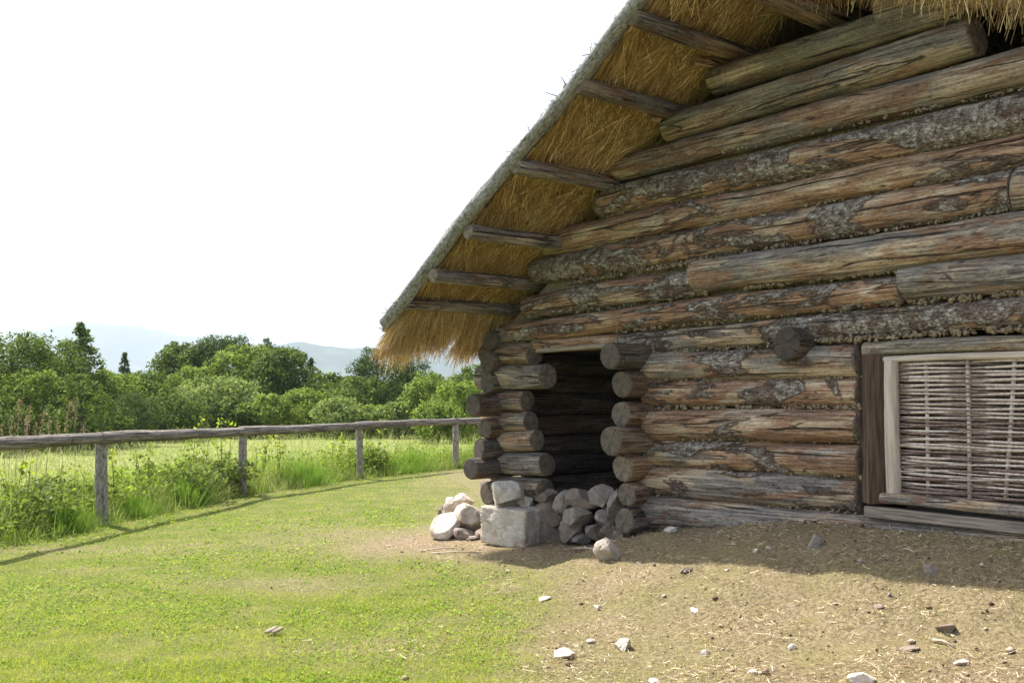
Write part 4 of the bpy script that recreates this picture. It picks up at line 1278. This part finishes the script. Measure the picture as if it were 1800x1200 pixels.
for px, fy, h, r, lab in ((322, .25, .5, .2, 'bright green grass tuft in front of the bramble left of the second post'), (525, .3, .62, .30, 'large bright green grass tuft between the second and third posts'),
                       (548, .2, .5, .25, 'lower grass tuft beside the large bright one'), (725, .35, .6, .35, 'wide bright grass tuft between the third and fourth posts'), (700, .2, .42, .3, 'low grass tuft left of the wide bright one'),
                       (120, .2, .42, .25, 'grass tuft at the lawn edge left of the leftmost post'), (240, .15, .36, .2, 'short grass tuft right of the leftmost post')):
    x, y = beyond(px, fy); N = 700; r *= 1.35
    a = rng.uniform(0, 6.28, N); q = np.abs(rng.normal(0, r * .5, N))
    P = np.stack([x + np.cos(a) * q, y + np.sin(a) * q, np.zeros(N)], 1); P[:, 2] = gz(P[:, 0], P[:, 1]) - .01
    D = np.stack([np.cos(a) * q / r * .5 + rng.normal(0, .12, N), np.sin(a) * q / r * .5 + rng.normal(0, .12, N), np.ones(N)], 1)
    me = ribbons('tuft', P, D, rng.uniform(.5, 1, N) * h, rng.uniform(.004, .007, N), M_TUFT, droop=.25, segs=4, curl=.15, attr={'dry': np.zeros(N)})
    o = bpy.data.objects.new('grass_tuft', me); C.objects.link(o); tag(o, lab, 'grass tuft', 'bright grass tufts along the fence')
def seed_stalks():
    G = 'tall seed stalks at the left of the meadow'
    M_SEED = mat_leaf('seed_head', (.16, .10, .06), (.32, .23, .14), (.5, .4, .27), .2)
    spots = [(8, 745), (35, 700), (52, 712), (75, 722), (50, 728), (88, 735), (64, 742), (120, 706), (134, 700), (105, 738), (22, 728), (150, 745)]
    look = ['shortest, at the picture edge', 'tall straight one second from the left edge', 'bent over to the right', 'with a drooping brown head', 'thin and pale', 'with a curved tip', 'low and bushy headed',
            'slender green one left of the tallest', 'tallest of all, green and straight', 'leaning, in the middle of the row', 'short with a grey tuft', 'last one on the right, short']
    for k, (px, py) in enumerate(spots):
        Y = rnd.uniform(11.5, 13.5); r = (px - 900) / F; x = r * Y
        g = gzf(x, Y); zt = at_depth(px, py, Y).z
        root = empty('seed_stalk', (x, Y, g), 'dry seed stalk above the rail at left, ' + look[k], 'plant', G)
        lean_ = rnd.uniform(-.08, .1)
        pts = [Vector((x - lean_, Y, g)), Vector((x - lean_ * .5, Y, (g + zt) / 2)), Vector((x + lean_ * .3, Y, zt))]
        o = bpy.data.objects.new('stem', tube('stem', pts, .0035, M_SEED, 5, .002)); put(o, root)
        N = 90
        u = rng.uniform(.72, 1.0, N)
        c = np.array([pts[1].lerp(pts[2], max(0, v * 2 - 1))[:] for v in u]) + rng.normal(0, .018, (N, 3))
        o = bpy.data.objects.new('seed_head', leaves_mesh('seed_head', c, rng.uniform(.008, .016, N), M_SEED, .1, .4)); put(o, root); tag(o, kind='stuff')
seed_stalks()

# ------------------------------------------------------------------ trees and shrubs beyond the meadow
M_BROAD = mat_leaf('broadleaf_mid', (.010, .024, .006), (.070, .128, .020), (.25, .33, .065), .22)
M_BRIGHT = mat_leaf('broadleaf_bright', (.022, .05, .008), (.135, .215, .032), (.36, .45, .09), .30)
M_DARK = mat_leaf('evergreen_dark', (.012, .028, .009), (.048, .088, .020), (.15, .21, .05), .2)
M_SILV = mat_leaf('silvery_shrub', (.05, .085, .02), (.18, .25, .06), (.38, .45, .15), .3)
KIND = {'b': M_BROAD, 'l': M_BRIGHT, 'd': M_DARK, 's': M_SILV}
TREES = [  # px, top py, half width px, depth, kind, form, label
    (20, 580, 78, 27, 'b', 'round', 'broad dark green tree cut by the left edge of the picture'),
    (-70, 600, 60, 28, 'b', 'round', 'green tree mostly outside the left edge'),
    (92, 595, 64, 29, 'b', 'round', 'bushy tree between the left edge tree and the pointed one'),
    (140, 562, 56, 30, 'b', 'spire', 'tall pointed green tree near the left, highest on the skyline'),
    (50, 650, 60, 26, 'l', 'round', 'lighter green shrub in front of the left edge tree'),
    (142, 655, 42, 25, 'b', 'round', 'dark shrub at the foot of the tall pointed tree'),
    (219, 616, 32, 40, 'd', 'cone', 'small dark spruce alone against the hazy hill'),
    (205, 655, 55, 31, 'l', 'round', 'light green shrub right of the tall pointed tree'),
    (262, 652, 48, 33, 'b', 'round', 'rounded olive bush in the middle left of the tree line'),
    (172, 700, 50, 27, 'b', 'round', 'low dark bush left of the olive bush, behind the meadow'),
    (292, 600, 34, 44, 'd', 'sparse', 'thin ragged pine top standing before the hill'),
    (330, 600, 52, 42, 'b', 'round', 'tree beside the ragged pine, green and loose'),
    (388, 588, 55, 43, 'd', 'round', 'dark round crown, left of the twin tops on the skyline'),
    (468, 592, 50, 43, 'd', 'spire', 'dark crown with a pointed top, right of the twin tops'),
    (432, 606, 60, 39, 'l', 'round', 'bright broad tree in front of the two dark crowns'),
    (498, 610, 50, 38, 'b', 'round', 'green tree sloping down to the right of the pointed dark crown'),
    (546, 627, 24, 44, 'd', 'spire', 'narrow dark tree in the dip of the tree line'),
    (385, 662, 62, 34, 's', 'round', 'wide silvery green shrub in the middle of the tree line'),
    (300, 690, 45, 31, 'b', 'round', 'dark low bush between the olive bush and the silvery shrub'),
    (340, 645, 40, 38, 'l', 'round', 'green bush rising behind the silvery shrub'),
    (480, 692, 40, 33, 'l', 'round', 'light low bush right of the silvery shrub'),
    (540, 682, 45, 35, 'l', 'round', 'light leafy bush right of the middle'),
    (600, 700, 42, 33, 's', 'round', 'pale rounded bush, low, left of the big evergreen'),
    (575, 655, 40, 41, 'b', 'round', 'green bush under the dip in the skyline'),
    (662, 608, 42, 38, 'd', 'round', 'big dark evergreen left of the cabin eave'),
    (715, 625, 45, 37, 'd', 'round', 'dark evergreen directly under the thatch fringe'),
    (640, 660, 35, 36, 'b', 'round', 'mid green tree at the foot of the big evergreen'),
    (765, 652, 45, 33, 'l', 'round', 'bright green tree under the eave beside the cabin corner'),
    (815, 668, 45, 31, 'l', 'round', 'bright leafy tree touching the cabin corner'),
    (700, 705, 34, 33, 's', 'round', 'low pale bush under the dark evergreen'),
    (770, 705, 40, 30, 'l', 'round', 'low bright bush left of the cabin corner'),
    (860, 640, 60, 34, 'b', 'round', 'green tree behind the cabin corner'),
    (232, 690, 42, 28, 'd', 'round', 'deep green bush below the olive bush'),
    (425, 706, 40, 33, 'b', 'round', 'dark bush at the meadow edge below the silvery shrub'),
    (655, 712, 30, 34, 'l', 'round', 'small light bush at the meadow edge left of the evergreen'),
    (-20, 690, 50, 24, 'b', 'round', 'dark bush low at the left edge of the picture'),
]
def tree(px, py, hw, Y, kind, form, label):
    x = (px - 900) / F * Y
    g = gzf(x, Y)
    top = at_depth(px, py, Y).z
    H = top - g; R = hw / F * Y * 1.12
    root = empty('tree' if H > 3 else 'shrub', (x, Y, g), label, 'tree' if H > 3 else 'shrub', 'trees and shrubs beyond the meadow')
    # trunk with limbs
    vs, fs = [], []
    def add(pts, r, r1):
        me = tube('trunk', pts, r, M_TRUNK, 7, r1, False)
        o0 = len(vs); vs.extend([v.co[:] for v in me.vertices]); fs.extend([tuple(i + o0 for i in p.vertices) for p in me.polygons]); bpy.data.meshes.remove(me)
    tr = .03 + .022 * H
    add([Vector((x, Y, g - .1)), Vector((x + .05, Y, g + H * .4)), Vector((x, Y, g + H * .88))], tr, tr * .25)
    for k in range(5):
        a = rnd.uniform(0, 6.28); h0 = rnd.uniform(.2, .5) * H
        add([Vector((x, Y, g + h0)), Vector((x + math.cos(a) * R * .4, Y + math.sin(a) * R * .4, g + h0 + .15 * H)), Vector((x + math.cos(a) * R * .75, Y + math.sin(a) * R * .75, g + h0 + .27 * H))], tr * .4, tr * .1)
    o = bpy.data.objects.new('trunk', mesh('trunk', vs, fs, M_TRUNK)); put(o, root)
    # crown: leaf clumps through an uneven envelope
    ncl = int({'round': 150, 'spire': 150, 'cone': 120, 'sparse': 60}[form] * (1 if H > 2.6 else .75))
    cl = []
    ph = rnd.uniform(0, 6)
    for k in range(ncl):
        u = rnd.random() ** .75                       # height share
        a = rnd.uniform(0, 6.28)
        if form == 'round': prof = math.sin(math.pi * min(.95, .12 + .80 * u)) ** .6
        elif form == 'spire': prof = ((1 - u) / .72) ** .8 if u > .28 else 1.0
        elif form == 'cone': prof = (1 - u) * 1.0 + .02
        else: prof = .75 * (1 - u) + .1
        lump = 1 + .20 * math.sin(a * 3 + ph + u * 5) + .14 * math.sin(a * 5 + ph * 2) + .1 * math.sin(u * 17 + ph + a)
        q = R * prof * lump * (rnd.uniform(.72, 1.0) if rnd.random() < .8 else rnd.uniform(0, .7))
        zc = g + H * (.03 + .94 * u)
        cr = rnd.uniform(.16, .30) * R * (.5 if form in ('cone', 'sparse') else 1) * (.35 + .65 * prof)
        cr = max(.07, min(cr, .46))
        zc = min(zc, top - cr * .6)
        cl.append((x + q * math.cos(a), Y + q * math.sin(a), zc, cr))
    cl = np.array(cl)
    per = np.clip((cl[:, 3] / .32) ** 1.5 * 120, 22, 170).astype(int)
    P = np.repeat(cl[:, :3], per, 0); rr = np.repeat(cl[:, 3], per)
    d = rng.normal(size=P.shape); d /= np.linalg.norm(d, axis=1, keepdims=True)
    rad = rng.uniform(.6, 1.08, len(rr)); rad = np.where(rng.random(len(rr)) < .1, rad * 1.45, rad)
    P = P + d * (rr * rad)[:, None] * np.array([[1.15, 1.15, .78]])
    lf = (.056 if kind != 'd' else .050) * Y / 34
    me = leaves_mesh('crown', P, rng.uniform(.55, 1.25, len(P)) * lf, KIND[kind], .25 if kind != 'd' else .1, .6 if kind != 'd' else .35, bias=d)
    o = bpy.data.objects.new('crown', me); put(o, root)
for t_ in TREES: tree(*t_)
# the scrub behind and between them that reads as one mass
def scrub():
    N = 60000
    px = rng.uniform(-260, 1000, N); Y = rng.uniform(38, 52, N)
    topy = np.interp(px, [-260, 0, 180, 240, 300, 500, 560, 620, 800, 1000], [640, 640, 650, 672, 650, 650, 680, 670, 660, 660]) + 8 * np.sin(px * .05) + 5 * np.sin(px * .13)
    zt = (690 - topy) / F * Y + 1.5
    z = zt * np.sqrt(rng.random(N))
    x = (px - 900) / F * Y
    me = leaves_mesh('scrub', np.stack([x, Y, z], 1), rng.uniform(.06, .12, N), M_BROAD, .4)
    o = bpy.data.objects.new('scrub', me); C.objects.link(o); tag(o, 'dense dark scrub filling in behind the trees', kind='stuff')
scrub()
